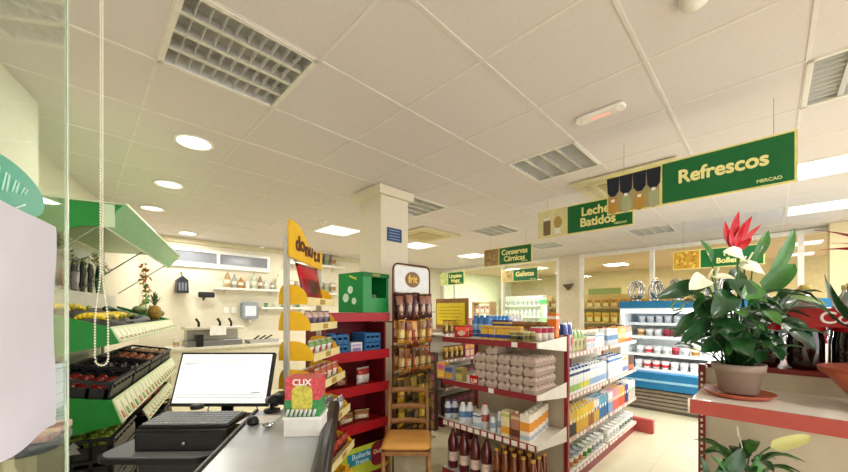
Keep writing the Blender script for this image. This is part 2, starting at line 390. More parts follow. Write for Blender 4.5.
# ================================================================== PRODUCT KIT
def carton(name, w, d, h, base, band, acc, cap=None, gable=False, style=0):
    def mk():
        t = thing(name, '', '')
        b = MB(); b.box(-w/2, w/2, -d/2, d/2, 0, h, 0)
        e = .0006
        if style == 0:
            b.box(-w/2-e, w/2+e, -d/2-e, d/2+e, h*.78, h*.9, 1); b.box(-w/2-e, w/2+e, -d/2-e, d/2+e, h*.12, h*.4, 2)
        elif style == 1:
            b.box(-w/2-e, w/2+e, -d/2-e, d/2+e, 0.002, h*.55, 1); b.prism([(math.cos(q*PI/6)*w*.3, h*.6+math.sin(q*PI/6)*w*.3) for q in range(12)], -d/2-2*e, -d/2, 'y', 2)
        elif style == 3:
            b.box(-w/2-e, w/2+e, -d/2-e, d/2+e, h*.42, h*.74, 2); b.box(-w/2-e, w/2+e, -d/2-e, d/2+e, h*.12, h*.26, 1)
        elif style == 2:
            b.box(-w*.38, w*.38, -d/2-e, -d/2, h*.12, h*.5, 2); b.box(-w*.42, w*.42, -d/2-e, -d/2, h*.6, h*.85, 1)
        b.build('carton_body', [M(base), M(band), M(acc)], t, bevel=.0015)
        if cap: MB().lathe([(.012, h), (.012, h+.014), (.001, h+.015)], 12, (0, -d*.2)).build('cap', M(cap, .4), t)
        return t
    return mk
def bottle(name, h, r, liquid, cap, label, clear=0, neck=.3, lab=(.35,.6)):
    def mk():
        t = thing(name, '', '')
        n0 = h*(1-neck)
        pr = [(r*.85, 0), (r, h*.03), (r, n0*.55), (r*.93, n0*.62), (r, n0*.7), (r, n0), (r*.72, n0+h*neck*.4), (.017, n0+h*neck*.8), (.013, h-.008), (.001, h-.006)]
        MB().lathe(pr, 16).build('bottle_body', M(liquid, .08, coat=.6) if not clear else M(liquid, .05, trans=.6, var=0), t)
        MB().lathe([(.016, h-.02), (.016, h), (.001, h+.001)], 12).build('cap', M(cap, .4), t)
        MB().lathe([(r+.001, h*lab[0]*(1-neck)+.01), (r+.001, h*lab[1]*(1-neck)+.03)], 16, cap=False).build('bottle_label', M(label, .45, var=.25, scale=40), t)
        return t
    return mk
def tub(name, r, h, body, lid, acc):
    def mk():
        t = thing(name, '', '')
        b = MB(); b.lathe([(r*.82, 0), (r*.96, h*.9)], 18); b.lathe([(r*.9, h*.25), (r*.955, h*.62)], 18, m=1, cap=False); 
        b.build('tub_body', [M(body), M(acc, .5, var=.3, scale=30)], t)
        MB().lathe([(r*.98, h*.9), (r, h*.9), (r, h), (r*.9, h), (r*.88, h-.003), (.001, h-.003)], 18).build('lid', M(lid, .4), t)
        return t
    return mk
def bag(name, w, h, d, base, acc, acc2, crimp=True):
    def mk():
        t = thing(name, '', '')
        for side in (0,):
            b = MB(); rr = random.Random(hash(name) % 99)
            def fn(s, u, v):
                x = (u-.5)*w*(1-.06*math.sin(v*PI)); z = v*h
                k = (math.sin(PI*u)**.5)*(math.sin(PI*min(1, max(0, (v-.05)/.9)))**.5 if .05 < v < .95 else 0)
                wr = .12*math.sin(v*23+u*9)*k*d*.5
                return (x, s*(d/2*k+wr*.5)+(0 if k else 0), z)
            b.grid(lambda u, v: fn(-1, u, v), 8, 12, 0); b.grid(lambda u, v: fn(1, u, v), 8, 12, 0)
            # coloured print bands by height
            for i, f in enumerate(b.f):
                zc = sum(b.v[k][2] for k in f)/4/h; xc = sum(b.v[k][0] for k in f)/4/w
                b.m[i] = 1 if zc > .62 and zc < .9 else (2 if (xc*xc*6+(zc-.36)**2*9) < .32 else 0)
            b.build('bag_film', [M(base, .25), M(acc, .25), M(acc2, .3, var=.35, scale=60)], t)
        return t
    return mk
def box_pack(name, w, d, h, base, acc, acc2): return carton(name, w, d, h, base, acc, acc2, style=2)

def fill(y_or_x, start, stop, h, rz, axis, kinds, rows=1, rowdir=1, gap=.006, jit=.003):
    """lay packs side by side from start to stop; kinds = [(key, maker, width, depth, count, label, cat, group)]"""
    p = start; sgn = 1 if stop > start else -1
    for key, mk, wd, dp, n, label, cat, grp in kinds:
        for i in range(n):
            if (p+sgn*wd-stop)*sgn > 0: return
            c = p+sgn*wd/2
            for r in range(rows):
                q = y_or_x+rowdir*(dp/2+r*(dp+.006)+RND.random()*jit)
                loc = (c, q, h+.001) if axis == 'x' else (q, c, h+.001)
                put(key, mk, loc, rz, label, cat, grp)
            p += sgn*(wd+gap)

# ================================================================== GONDOLA 1 (centre) with its end display
def rail_cards(mb, n, x0, x1, z0, z1, y, m, rr=.7):
    for k in range(n):
        if RND.random() > rr: continue
        c = x0+(x1-x0)*(k+.5)/n; mb.box(c-.02, c+.02, y-.002, y, z0+.005, z1-.005, m)
def gondola(x0, x1, yf, yb, levels, top, label, cap_levels=None, back=True):
    """long shelf unit along X; front face yf (camera right side), rear face yb"""
    t = thing('gondola_shelving', label, 'shelving', (x0, yf, 0)); L = x1-x0; D = yb-yf; c = D/2
    MB().box(0, L, c-.015, c+.015, .1, top).build('back_panel', cream, t)
    MB().box(.02, L-.02, .03, D-.03, 0, .1).build('plinth', redrail, t)
    for xx in (0, L/2, L):
        b = MB(); b.box(xx-.022, xx+.022, c-.03, c+.03, 0, top+.02)
        b.build('upright', red, t)
    for lv in levels:
        for s in (0, 1):
            if s and not back: continue
            y0, y1 = (0, c-.02) if s == 0 else (c+.02, D)
            for bay in (0, 1):
                a, e = bay*L/2+.024, (bay+1)*L/2-.024
                b = MB(); b.box(a, e, y0+.004, y1, lv-.02, lv, 0)
                yy = y0 if s == 0 else y1
                b.box(a, e, yy-.002 if s == 0 else yy-.004, yy+.004 if s == 0 else yy+.002, lv-.032, lv+.008, 1)
                if s == 0: rail_cards(b, 12, a, e, lv-.032, lv+.008, yy-.002, 2, .85)
                b.build('shelf', [white, M('c9a49c', .4), M('f6f3ea')], t)
    return t
g1x0, g1x1, g1f, g1b = 2.80, 4.90, 1.17, 2.0
gondola(g1x0, g1x1, g1f, g1b, [.14, .44, .79, 1.14], 1.27, 'double sided red and cream shelving unit in the centre, stocked with cartons and tubs')
# red foot plate at the far end
o = MB().box(4.93, 5.0, 1.0, 1.95, 0, .17).build('end_bumper', M('b9504c', .4), None, bevel=.01); tag(o, 'red kick plate at the far end of the central shelving', 'bumper')
# end display (open shelves facing the camera side)
ex, ey0, ey1 = 2.236, 1.143, 2.01
t = thing('end_display', 'red railed end display of the centre shelving with eggs, juices and bottles', 'shelving', (ex, ey0, 0)); ED = 2.775-ex; EL = ey1-ey0
MB().box(ED-.02, ED, .02, EL, 0, 1.3).build('back_panel', beige, t)
MB().box(ED-.035, ED-.0, -.012, .018, 0, 1.31).build('upright', red, t)
MB().box(ED-.035, ED-.0, EL+.001, EL+.03, 0, 1.31).build('upright', red, t)
for i, lv in enumerate((.14, .556, .905, 1.27)):
    b = MB(); b.box(.006, ED-.04, 0, EL, lv-.025, lv, 0); b.box(0, .008, 0, EL, lv-.035, lv+.008, 1)
    for y in (-.006, EL+.001): b.prism([(.01, lv-.03), (ED-.04, lv-.09), (ED-.04, lv+.03), (.01, lv+.004)], y, y+.004, 'y', 0)
    T = Matrix.Rotation(-PI/2, 4, 'Z')
    for k in range(13):
        if (i == 1) or k in ((5,) if i == 2 else (2,)):
            y = EL*(k+.5)/13; b.box(-.002, 0, y-.024, y+.024, lv-.032, lv+.004, 2)
    b.build('shelf', [white, redrail, M('f1e9e2')], t)
# ---- side rows
G = 'on the %s of the centre shelving long side'
def P_(key, mk, w_, d_, n, desc, cat, where): return (key, mk, w_, d_, n, desc+' '+where, cat, (desc+' '+where))
w2 = 'on second shelf of centre shelving, long side'
fill(g1f+.01, g1x0+.03, g1x0+1.02, .79, 0, 'x', [
  P_('milkA', carton('milk_carton', .07,.07,.2,'e9eef2','26356b','9fc56a','3d6bb5'), .07,.07, 4, 'navy banded milk carton with green foot', 'milk carton', w2),
  P_('milkB', carton('milk_carton', .07,.07,.2,'e9f0f4','2c3f86','d4d65a','3d6bb5'), .07,.07, 3, 'navy banded milk carton with yellow foot', 'milk carton', w2),
  P_('milkC', carton('milk_carton', .07,.07,.2,'eef1f6','cfdcee','8fb4dd','eef1f6'), .07,.07, 7, 'white and pale blue milk carton', 'milk carton', w2)], rows=2)
fill(g1f+.01, g1x0+1.08, g1x1-.03, .79, 0, 'x', [
  P_('milkD', carton('milk_carton', .075,.075,.22,'eef2f8','4a7fc0','dfe8f4','4a7fc0'), .075,.075, 6, 'tall white carton with mid blue stripe', 'milk carton', w2),
  P_('milkE', carton('milk_carton', .07,.07,.19,'f0ead2','c7a24a','6c87b8','e5dfc8'), .07,.07, 3, 'cream carton with tan stripe', 'milk carton', w2),
  P_('milkF', carton('chocolate_milk_carton', .07,.07,.17,'5a3524','3b2418','c96a2a',None), .07,.07, 3, 'brown chocolate drink carton', 'carton', w2)], rows=2)
w3 = 'on third shelf of centre shelving, long side'
def J(k, base, band, acc, n, desc): return P_(k, carton('juice_carton', .065,.065,.2,base,band,acc,'f0f0ec',style=1), .065,.065, n, desc, 'juice carton', w3)
fill(g1f+.01, g1x0+.03, g1x0+1.02, .44, 0, 'x', [
  J('jA','d9b64a','2a2622','e8e2c8',3,'black and yellow drink carton'), J('jB','f2cf3e','e7b52a','fff3b0',4,'bright yellow juice carton'),
  J('jC','f0c23a','a9622a','f2e7c0',2,'yellow juice carton with brown base'), J('jD','eae6e0','d8b44c','7a4bb0',2,'cream juice carton with violet spot'), J('jE','5aa6c9','2d6ea6','e9f1f6',3,'light blue drink carton')], rows=2)
fill(g1f+.01, g1x0+1.08, g1x1-.03, .44, 0, 'x', [
  J('jF','dfe4ea','7fa6d0','f0c040',2,'white and blue drink carton'), J('jG','e28f9b','d8655a','f7e3d8',3,'pink juice carton'), J('jH','f0a24a','d9542e','fbe6c0',3,'orange juice carton'),
  J('jI','4a4f86','2f3566','d8d2e6',2,'dark blue violet drink carton'), J('jJ','ece8e2','b9b3a6','6a8f5a',4,'white drink carton with a green spot')], rows=2)
w4 = 'on bottom shelf of centre shelving, long side'
def TB(k, acc, n, desc, lid='e7e9ea', r=.048, h=.12): return P_(k, tub('food_tub', r, h, 'eeece4', lid, acc), .1, .1, n, desc, 'tub', w4)
fill(g1f+.01, g1x0+.03, g1x0+1.02, .14, 0, 'x', [TB('tA','c47a3a',4,'white tub with orange brown print','aab4bb'), TB('tB','3e8a34',2,'white tub with bright green print','d8e4d0'), TB('tC','9aa5ad',3,'white tub with grey print')], rows=2)
fill(g1f+.01, g1x0+1.08, g1x1-.03, .14, 0, 'x', [TB('tD','c9ced2',4,'plain white lidded tub','f2f2ef'), TB('tE','6b7f74',5,'white tub with grey green print','dfe2e2')], rows=2)
w1 = 'on top shelf of centre shelving, long side'
fill(g1f+.01, g1x0+.03, g1x0+1.02, 1.14, 0, 'x', [
  P_('b1', bag('cleaning_pouch', .09,.27,.05,'e9e4ec','3a4a9c','c93a56'), .09,.06, 2, 'white pouch with navy top and pink print', 'pouch', w1),
  P_('b2', bag('flour_bag', .08,.2,.05,'e6e0b4','9cb86a','6d7c34'), .08,.06, 3, 'pale green and cream bag', 'bag', w1),
  P_('b3', box_pack('tea_box', .07,.05,.12,'eee9e0','d98a9a','b8c4d4'), .07,.05, 3, 'small white box with pink panel', 'box', w1),
  P_('b4', carton('cream_carton', .055,.055,.14,'f0efe9','7da4c9','dfe3da','f0efe9'), .055,.055, 4, 'short white cream carton with blue band', 'carton', w1)], rows=2, rowdir=1)
fill(g1f+.01, g1x0+1.08, g1x1-.03, 1.14, 0, 'x', [
  P_('b5', bottle('sauce_bottle', .17,.025,'dfe6ee','e9e9ea','6f96c4'), .055,.055, 6, 'slim white bottle with pale blue label', 'bottle', w1),
  P_('b6', bottle('oil_bottle', .2,.028,'e0a240','1e1e22','f0d9a0'), .06,.06, 4, 'amber bottle with black cap', 'bottle', w1),
  P_('b7', bottle('sauce_bottle', .18,.028,'d8763a','d43a22','f2e2cc'), .06,.06, 4, 'orange sauce bottle with red cap', 'bottle', w1)], rows=2, rowdir=1)
# rear side of gondola 1: tall packs seen over the top
fill(g1b-.01, g1x0+.1, g1x1-.1, 1.14, PI, 'x', [
  ('r1', box_pack('cereal_box', .12,.06,.22,'e7c9a0','c98a3a','f2e6d0'), .12,.06, 4, 'tan cereal box on the hidden rear side of the centre shelving', 'box', 'cereal boxes on the rear side'),
  ('r2', box_pack('cereal_box', .12,.06,.2,'ead9b8','c04a3a','f2e6d0'), .12,.06, 4, 'cream and red cereal box on the hidden rear side of the centre shelving', 'box', 'red cereal boxes on the rear side')], rowdir=-1)

# ---- end display stock
pulp = M('c4b0a6', .95, var=.08, scale=50)
def egg_carton():
    t = thing('egg_carton', '', '')
    b = MB(); b.prism([(-.042,0),(.042,0),(.052,.034),(-.052,.034)], -.15, .15, 'y')
    b.build('carton_base', M('b5a298', .95), t)
    b = MB()
    def fn(u, v):
        x = (u-.5)*.104; y = (v-.5)*.3
        e = min(1, (1-abs(u-.5)*2)*6)*min(1, (1-abs(v-.5)*2)*12)
        z = .034+e*(.004+.029*(abs(math.sin(u*2*PI))*abs(math.sin(v*6*PI)))**.6)
        return (x, y, z)
    b.grid(fn, 12, 48); b.build('carton_lid', pulp, t); return t
EH = .905
for col in range(5):
    y = 1.2+col*.108
    for lay in range(5 if col == 3 else 4):
        if lay == 3 and col in (0, 1): 
            pass
        put('egg', egg_carton, (ex+.17, y, EH+.001+lay*.066), -PI/2+PI/2, 'placeholder', 'egg carton', 'egg cartons on the end display')
# rotate cartons: long side runs into the shelf (X)
EC = [o for o in bpy.data.objects if o.get('category') == 'egg carton']
EC.sort(key=lambda o: (round(o.location.y, 3), round(o.location.z, 3)))
ordn = ['rightmost', 'second from right', 'middle', 'second from left', 'leftmost']
lay_n = ['bottom', 'second', 'third', 'fourth', 'topmost']
for o in EC:
    c = round((o.location.y-1.2)/.108); l = round((o.location.z-EH)/.066)
    o.rotation_euler.z = PI/2+RND.uniform(-.03, .03)
    o['label'] = 'grey pulp egg carton in the %s stack, %s layer' % (ordn[c], lay_n[l])
o = MB().box(-.002,.002,-.042,.042,0,.065,0).build('price_card', [M('b5141c', .4)], None, loc=(ex+.012, onX(473,385,ex).y, EH+.012)); tag(o, 'red price card standing at the left of the egg cartons', 'price card')
text('2,20', .036, 'price_digits', white, o, FACE_MX((-.003, 0, .022)), bold=.001, depth=.0006)
def at_disp(key, mk, u, depth, h, label, cat, group=None, rz=-PI/2):
    y = onX(u, 300, ex+depth).y; return put(key, mk, (ex+depth, y, h+.001), rz, label, cat, group)
EB = 'on the egg shelf of the end display'
at_disp('e1', box_pack('snack_box', .09,.06,.14,'e8a04a','d86aa0','f2d060'), 443, .06, EH, 'pink and orange box at the far left of the egg shelf', 'box')
at_disp('e2', box_pack('snack_box', .1,.06,.12,'8e8f9c','4a5f9c','d9a53a'), 451, .06, EH, 'blue and yellow box on the egg shelf beside the pink one', 'box')
at_disp('e3', box_pack('snack_box', .08,.06,.11,'b9a25a','6a7f5a','c9c06a'), 461, .09, EH, 'olive box left of the red price card', 'box')
# shelf with juices (h .556)
SH = .556
for i, u in enumerate((448, 455)):
    at_disp('s1', bottle('water_bottle', .16,.032,'c9d3de','1f3fa0','39425c'), u, .07+.05*(i % 2), SH, ['bottle with blue cap and dark label at the left of the juice shelf','blue capped bottle second from the left of the juice shelf'][i], 'bottle', 'blue capped bottles')
for i, u in enumerate((463, 470)):
    at_disp('s2', bottle('cleaner_bottle', .17,.035,'dfe6ec','eef0f2','5f86b8'), u, .07+.04*i, SH, ['white bottle with blue label, the left one of two on the juice shelf','white bottle with blue label, the right one of two on the juice shelf'][i], 'bottle', 'white bottles with blue labels')
at_disp('s3', carton('dairy_carton', .06,.06,.12,'e6ebf0','4f7fb5','a8c4dc'), 478, .05, SH, 'short white and blue carton before the red capped bottle', 'carton')
at_disp('s4', bottle('cleaner_bottle', .2,.036,'d9d4d0','c8202a','a8564a'), 485, .09, SH, 'bottle with a red cap in the middle of the juice shelf', 'bottle')
at_disp('s5', bottle('baby_bottle', .12,.025,'e9ecef','f2f4f5','8fa2bd'), 493, .05, SH, 'small white bottle in the middle of the juice shelf', 'bottle')
at_disp('s6', bottle('spray_bottle', .17,.022,'cfd8df','e9edf0','7f98b4'), 500, .06, SH, 'slim spray bottle left of the pale juice carton', 'bottle')
at_disp('s7', carton('juice_carton', .07,.07,.19,'f0e3b8','c9cf7a','f0a83a'), 507.5, .07, SH, 'pale yellow juice carton at the left of the juice shelf', 'juice carton')
at_disp('s8', carton('juice_carton', .07,.07,.19,'b9826a','d9c4a0','6d3b2a','efe6d8'), 517.5, .06, SH, 'brown juice carton beside the orange juice packs', 'juice carton')
def JUI(i, u, dp, lab): at_disp('s9', carton('juice_carton', .075,.07,.2,'f6efe2','b8c8dc','f0a03c','f2efe6',style=3), u, dp, SH, lab, 'juice carton', 'orange and white juice cartons')
for i, (u, dp) in enumerate(((527,.05),(531.5,.14),(535.5,.23),(539,.32),(542,.41))):
    JUI(i, u, dp, 'orange and white juice carton, %s from the front at the right end' % ['first','second','third','fourth','fifth'][i])
# bottom: dark red and brown bottles
BH = .14
ys = [onX(447+i*11.2, 300, ex).y for i in range(4)]
for i, y in enumerate(ys):
    put('wine', bottle('wine_bottle', .33,.045,'5a161e','5a1420','d8c0b4', neck=.3, lab=(.25,.5)), (ex+.08, y, BH+.001), 0, 'large dark red bottle on the bottom shelf, %s from the left' % ['first','second','third','fourth'][i], 'bottle', 'dark red bottles at the bottom of the end display')
for r in range(3):
    for i in range(6):
        y = 1.19+i*.075
        if y > ys[-1]-.09: continue
        put('beer', bottle('cider_bottle', .3,.033,'7c3c14','d8a53a','5f2a10', neck=.38), (ex+.05+r*.085, y, BH+.001), 0, 'amber bottle with golden cap on display bottom, row %s, place %s from right' % (['one','two','three'][r], ['one','two','three','four','five','six'][i]), 'bottle', 'amber bottles at the bottom of the end display')
# top of display
TH = 1.27
at_disp('t1', bag('snack_bag', .14,.1,.05,'c92a20','e8563a','f2c9b0'), 462, .12, TH, 'red crisps bag lying at the left of the display top', 'bag', rz=-PI/2+.4)
at_disp('t1', None, 468, .24, TH, 'red crisps bag behind the first on the display top', 'bag', rz=-PI/2-.3)
for i, u in enumerate((476, 482, 488)):
    at_disp('t2', bottle('detergent_bottle', .2,.038,'3a78c0','e6eaf0','8ec0e6'), u, .34, TH, 'blue detergent bottle on the display top, %s of three' % ['left','middle','right'][i], 'bottle', 'blue detergent bottles')
for i, u in enumerate((493, 500, 507)):
    at_disp('t3', carton('cereal_box', .075,.05,.15,'2f3f92','e0c040','5068b4', style=0), u, .38, TH, 'navy box at the rear of the display top, %s of three' % ['left','middle','right'][i], 'box', 'navy boxes')
for i in range(5):
    at_disp('t4', carton('biscuit_box', .07,.05,.11,'e8bf4a','d8902a','38469c', style=0), 486+i*8, .14, TH, 'yellow box with blue foot on the display top, place %s from the left' % ['one','two','three','four','five'][i], 'box', 'yellow boxes with blue foot')
for i in range(4):
    at_disp('t5', tub('snack_tub', .035,.075,'8f8a4a','d6cfa0','55481e'), 514+i*5.5, .1+.06*(i % 2), TH, 'olive jar at the right end of the display top, place %s' % ['one','two','three','four'][i], 'jar', 'olive jars')
at_disp('t6', carton('wafer_box', .075,.05,.21,'ee7420','f2ede4','f09a50', style=0), 553, .44, TH, 'tall bright orange box beside the red upright', 'box')
for i in range(4):
    at_disp('t7', box_pack('cereal_box', .1,.06,.14,'b08a58','8a5a34','e8d8b0'), 516+i*9.5, .44, TH, 'tan box at the rear of the display top, %s from the left' % ['first','second','third','fourth'][i], 'box', 'tan boxes at the rear of the display top')
for i in range(3):
    at_disp('t8', bag('biscuit_bag', .1,.11,.05,'e9e4dc','b83a5a','e8c8b0'), 536+i*6, .2+.05*i, TH, 'white and pink bag right of the jars on the display top, %s of three' % ['left','middle','right'][i], 'bag', 'white and pink bags')
for i in range(6):
    put('wine', None, (2.95+.12*(i//3), 2.14+.13*(i % 3), .001), 0, 'dark red bottle standing on the floor behind the end display, %s row, place %s' % (['front','rear'][i//3], ['one','two','three'][i % 3]), 'bottle', 'dark red bottles on the floor')
t = thing('wire_fence', 'thin chrome wire fence along the display top', 'wire fence', (ex+.03, 1.25, TH))
b = MB(); b.tube([(0,0,.1),(0,.5,.1)], .002, 6); b.tube([(0,0,.05),(0,.5,.05)], .002, 6); b.build('rail', steel, t)
for k in range(3): MB().tube([(0,k*.25,0),(0,k*.25,.1)], .002, 6).build('post', steel, t)

# ================================================================== GONDOLA 2 (behind)
gondola(3.3, 5.5, 2.95, 3.75, [.14, .5, .86, 1.2], 1.25, 'second double sided shelving unit behind the central one', back=False)
for k, (lv, nm) in enumerate(((1.2,'top'),(.86,'middle'))):
    fill(2.96, 3.34, 4.37, lv, 0, 'x', [
      ('g2a%d' % k, bag('biscuit_bag', .1,.18,.06,'7a5a2a','c9a03a','e2c88a'), .1,.07, 4, 'brown biscuit bag on the %s shelf of the rear shelving' % nm, 'bag', 'brown bags, %s rear shelf' % nm),
      ('g2b%d' % k, box_pack('sweets_box', .1,.06,.2,'d86a9c','f0c040','f6e0b0'), .1,.06, 5, 'pink and yellow box on the %s shelf of the rear shelving' % nm, 'box', 'pink boxes, %s rear shelf' % nm)])
    fill(2.96, 4.43, 5.46, lv, 0, 'x', [
      ('g2c%d' % k, bottle('detergent_bottle', .24,.045,'3f86cc','f0f0f0','bcd8ee'), .1,.1, 5, 'light blue bottle on the %s shelf of the rear shelving' % nm, 'bottle', 'light blue bottles, %s rear shelf' % nm),
      ('g2d%d' % k, bottle('detergent_bottle', .24,.045,'d9dde6','c8342a','e8b8c0'), .1,.1, 5, 'white bottle with red cap on the %s shelf of the rear shelving' % nm, 'bottle', 'white bottles, %s rear shelf' % nm)])
for k, lv in enumerate((.14, .5)):
    fill(2.96, 3.34, 4.37, lv, 0, 'x', [('g2e', box_pack('cereal_box', .12,.07,.24,'5a3a34','a8506a','8a6a3a'), .12,.07, 8, 'dark brown box on the lower shelves of the rear shelving', 'box', 'dark boxes low on the rear shelving')])
# end face of gondola 2 shows stacked goods
for i, y in enumerate((3.02, 3.15, 3.28, 3.41)):
    for j in range(4):
        put('g2e', None, (3.18, y, .001+j*.245), -PI/2, 'dark brown box piled at the end of the rear shelving, column %s, level %s' % (['one','two','three','four'][i], ['one','two','three','four'][j]), 'box', 'boxes piled at the rear shelving end')
t = thing('offer_poster', 'yellow offer poster on a brown board behind the snack rack', 'poster', (3.6, 3.35, 1.25))
p0 = onX(437, 297, 3.6); p1 = onX(465, 319, 3.6)
MB().box(.0, .02, p1.y-3.4, p0.y-3.33, 0, .42).build('backing_board', M('9a6b3c'), t)
MB().box(-.006, -.001, p1.y-3.35, p0.y-3.35, .06, .36).build('poster_sheet', M('f6dc2e', .5, var=.05), t)
b = MB()
for k in range(5): b.box(-.008, -.006, p1.y-3.3+.03*(k % 2), p0.y-3.4, .12+.045*k, .128+.045*k)
b.build('print_lines', M('b79a20'), t)

# ================================================================== FRIDGE
t = thing('display_fridge', 'open white dairy fridge with blue canopy and blue bumper', 'fridge', (6.1, .1, 0))
Y0, Y1 = -.75, 1.59; FW = M('eef2f2', .4); FB = M('1f74a8', .35)
MB().box(.04,.95,Y0,Y1,.0,.12).build('plinth', M('7a7264', .5), t)
b = MB()
for k in range(5): b.box(.0,.045,Y0,Y1,.05+k*.055,.092+k*.055)
b.build('kick_grille', M('8a8173', .5), t)
b = MB(); b.box(-.06,.2,Y0,Y1,.34,.58,0); b.box(-.066,-.06,Y0,Y1,.44,.475,1); b.build('bumper', [FB, M('8fc4e0')], t, bevel=.01)
MB().box(.85,.93,Y0,Y1,.12,1.63).build('back_wall', FW, t)
MB().box(.1,.85,Y0+.03,Y1-.03,.5,.6).build('well', FW, t)
for y in (Y0, Y1-.03): MB().box(0,.93,y,y+.03,.12,1.6).build('side_panel', FW, t)
b = MB(); b.box(-.04,.93,Y0,Y1,1.53,1.65,0); b.box(-.046,-.04,Y0,Y1,1.53,1.545,1); b.build('canopy', [FB, M('d7e6ee')], t, bevel=.006)
MB().box(-.02,.08,Y0+.03,Y1-.03,1.47,1.525).build('light_strip', M('ffffff', .5, emit=2.2, var=0), t)
for lv, d in ((.82,.28),(1.09,.34),(1.3,.42)):
    b = MB(); b.box(d,.85,Y0+.03,Y1-.03,lv-.02,lv,0); b.box(d-.008,d,Y0+.03,Y1-.03,lv-.03,lv+.015,1); b.build('shelf', [FW, M('e4e8e8')], t)
l = bpy.data.lights.new('fridge_lamp', 'AREA'); l.shape = 'RECTANGLE'; l.size = 2.2; l.size_y = .08; l.energy = 30; l.color = (.95,1,1)
lo = bpy.data.objects.new('fridge_lamp', l); COL.objects.link(lo); lo.location = (6.2, .52, 1.45); lo.rotation_euler = (0, math.radians(-35), PI); 
FS = {.602:('bottom well',.26), .82:('lower shelf',.345), 1.09:('middle shelf',.405), 1.3:('upper shelf',.485)}
KF = [('f1','dairy_pot','f0eee8','dfe3e4','c8ccd0','white dairy pot'),('f2','dairy_pot','f0e4e2','e9d9d6','c8343c','white and red dairy pot'),('f3','dairy_pot','a33440','c24a52','8c2430','dark red dessert pot'),('f4','dairy_pot','e9cfae','dfc08a','a8762e','tan dessert pot')]
order = {.602:[0,1,1,1,0,0,0,0,0,1,1,0,1,1,1,0,0,0,0], .82:[0,1,0,0,2,0,3,0,0,0,0,2,2,2,2,2,2,0,0], 1.09:[3,0,0,2,2,0,0,0,0,0,3,3,0,0,0,2,2,2,0], 1.3:[0]*19}
for lv, (nm, dx) in FS.items():
    for i, kx in enumerate(order[lv]):
        k, name, b0, ld, ac, desc = KF[kx]; y = 1.62-.13-i*.118
        if y < -.6: break
        put(k, tub(name, .05,.12,b0,ld,ac), (6.1+dx, y, lv+.001), 0, '%s on the %s of the open fridge' % (desc, nm), 'pot', '%ss on the %s' % (desc, nm))
        if kx != 2: put(k, None, (6.1+dx+.13, y, lv+.001), 0, '%s on the %s of the open fridge' % (desc, nm), 'pot', '%ss on the %s' % (desc, nm))
# silver ornaments on top
sil = M('d9d9d6', .15, metal=1, var=.1)
def tinsel():
    rr = random.Random(3); t = thing('foil_ornament', '', ''); b = MB()
    for k in range(22):
        a = rr.random()*2*PI; R_ = .07+.06*rr.random(); h = .2+.12*rr.random(); tw = rr.random()*PI
        pts = [(math.cos(a)*R_*math.sin(q*PI/8)+.02*math.sin(q+tw), math.sin(a)*R_*math.sin(q*PI/8), .03+h*(1-math.cos(q*PI/8))/2) for q in range(9)]
        b.tube(pts, .009, 5)
    b.build('foil_loops', sil, t)
    MB().lathe([(.05,0),(.06,.02),(.02,.05),(.001,.05)], 14).build('base', sil, t); return t
for i, y in enumerate((1.42, 1.15, .88, .61, .34)):
    put('tinsel', tinsel, (6.35, y+.1, 1.652), i*.9, 'silver foil ornament on the fridge canopy, %s' % ['nearest its left end','second from its left end','in the middle of the row','second from the right','at the right of the row'][i], 'ornament', 'silver foil ornaments on the fridge')
# ================================================================== NEAR RIGHT GONDOLA
rx0, ry = 1.5, .196
t = thing('end_display', 'beige and red end display at lower right holding the potted plants', 'shelving', (rx0, ry, 0)); RL = 1.05; RD = .42
MB().box(RD-.005, RD+.015, -RL, 0, 0, 1.255).build('back_panel', beige, t)
for y in (0.012, -RL-.012):
    b = MB(); b.box(RD-.02, RD+.02, y-.012, y+.012, 0, 1.27, 0)
    for k in range(46): b.box(RD-.0215, RD-.0195, y-.004, y+.004, .1+k*.025, .112+k*.025, 1)
    b.build('upright', [M('7a141c', .4), M('e8d8c8')], t)
for lv in (1.19, .75, .3):
    b = MB(); b.box(.01, RD-.006, -RL, 0, lv-.03, lv, 0); b.prism([(-.004, lv-.042), (.012, lv-.044), (.012, lv+.004), (.0, lv+.004)], -RL, 0, 'y', 1)
    b.box(-.001, .013, -.0, .006, lv-.042, lv+.006, 0)
    b.build('shelf', [M('f1ebe0', .3), M('a8473e', .4, var=.1)], t)
t = thing('gondola_shelving', 'shelving unit behind the right end display carrying cola bottles', 'shelving', (1.93, ry, 0))
MB().box(.02, 2.0, -1.0, -.02, 0, 1.1).build('body', cream, t)
MB().box(.02, 2.0, -1.02, -.02, 1.1, 1.25).build('top_shelf', cream, t)
MB().box(.02, .5, -1.05, -.0, 1.251, 1.272).build('top_rail', M('8a1d24', .4), t)
# cola packs
def cola():
    t = thing('cola_bottle', '', '')
    r = .052; MB().lathe([(r*.8,0),(r,.02),(r,.11),(r*.9,.14),(r*.98,.2),(r*.8,.245)], 18).build('bottle_body', M('1c0b0a', .05, coat=1), t)
    MB().lathe([(r*.8,.245),(r*.5,.28),(.016,.3),(.014,.315)], 18, cap=False).build('shoulder', M('cfd2d0', .1, trans=.6, var=0), t)
    MB().lathe([(.016,.31),(.016,.33),(.001,.331)], 14).build('cap', M('d9c070', .4), t)
    MB().lathe([(r*.93,.15),(r*1.03,.152),(r*1.02,.235),(r*.86,.237)], 18, cap=False).build('bottle_label', M('b5121e', .35), t)
    return t
n = 0
for j in range(2):
    for i in range(6):
        x, y = 2.02+j*.125, .0-i*.118+.02
        put('cola', cola, (x, y, 1.2725), 0, 'large cola bottle with red label, %s row, place %s from the left' % (['front','rear'][j], ['one','two','three','four','five','six'][i]), 'bottle', 'cola bottles on the right shelving'); n += 1
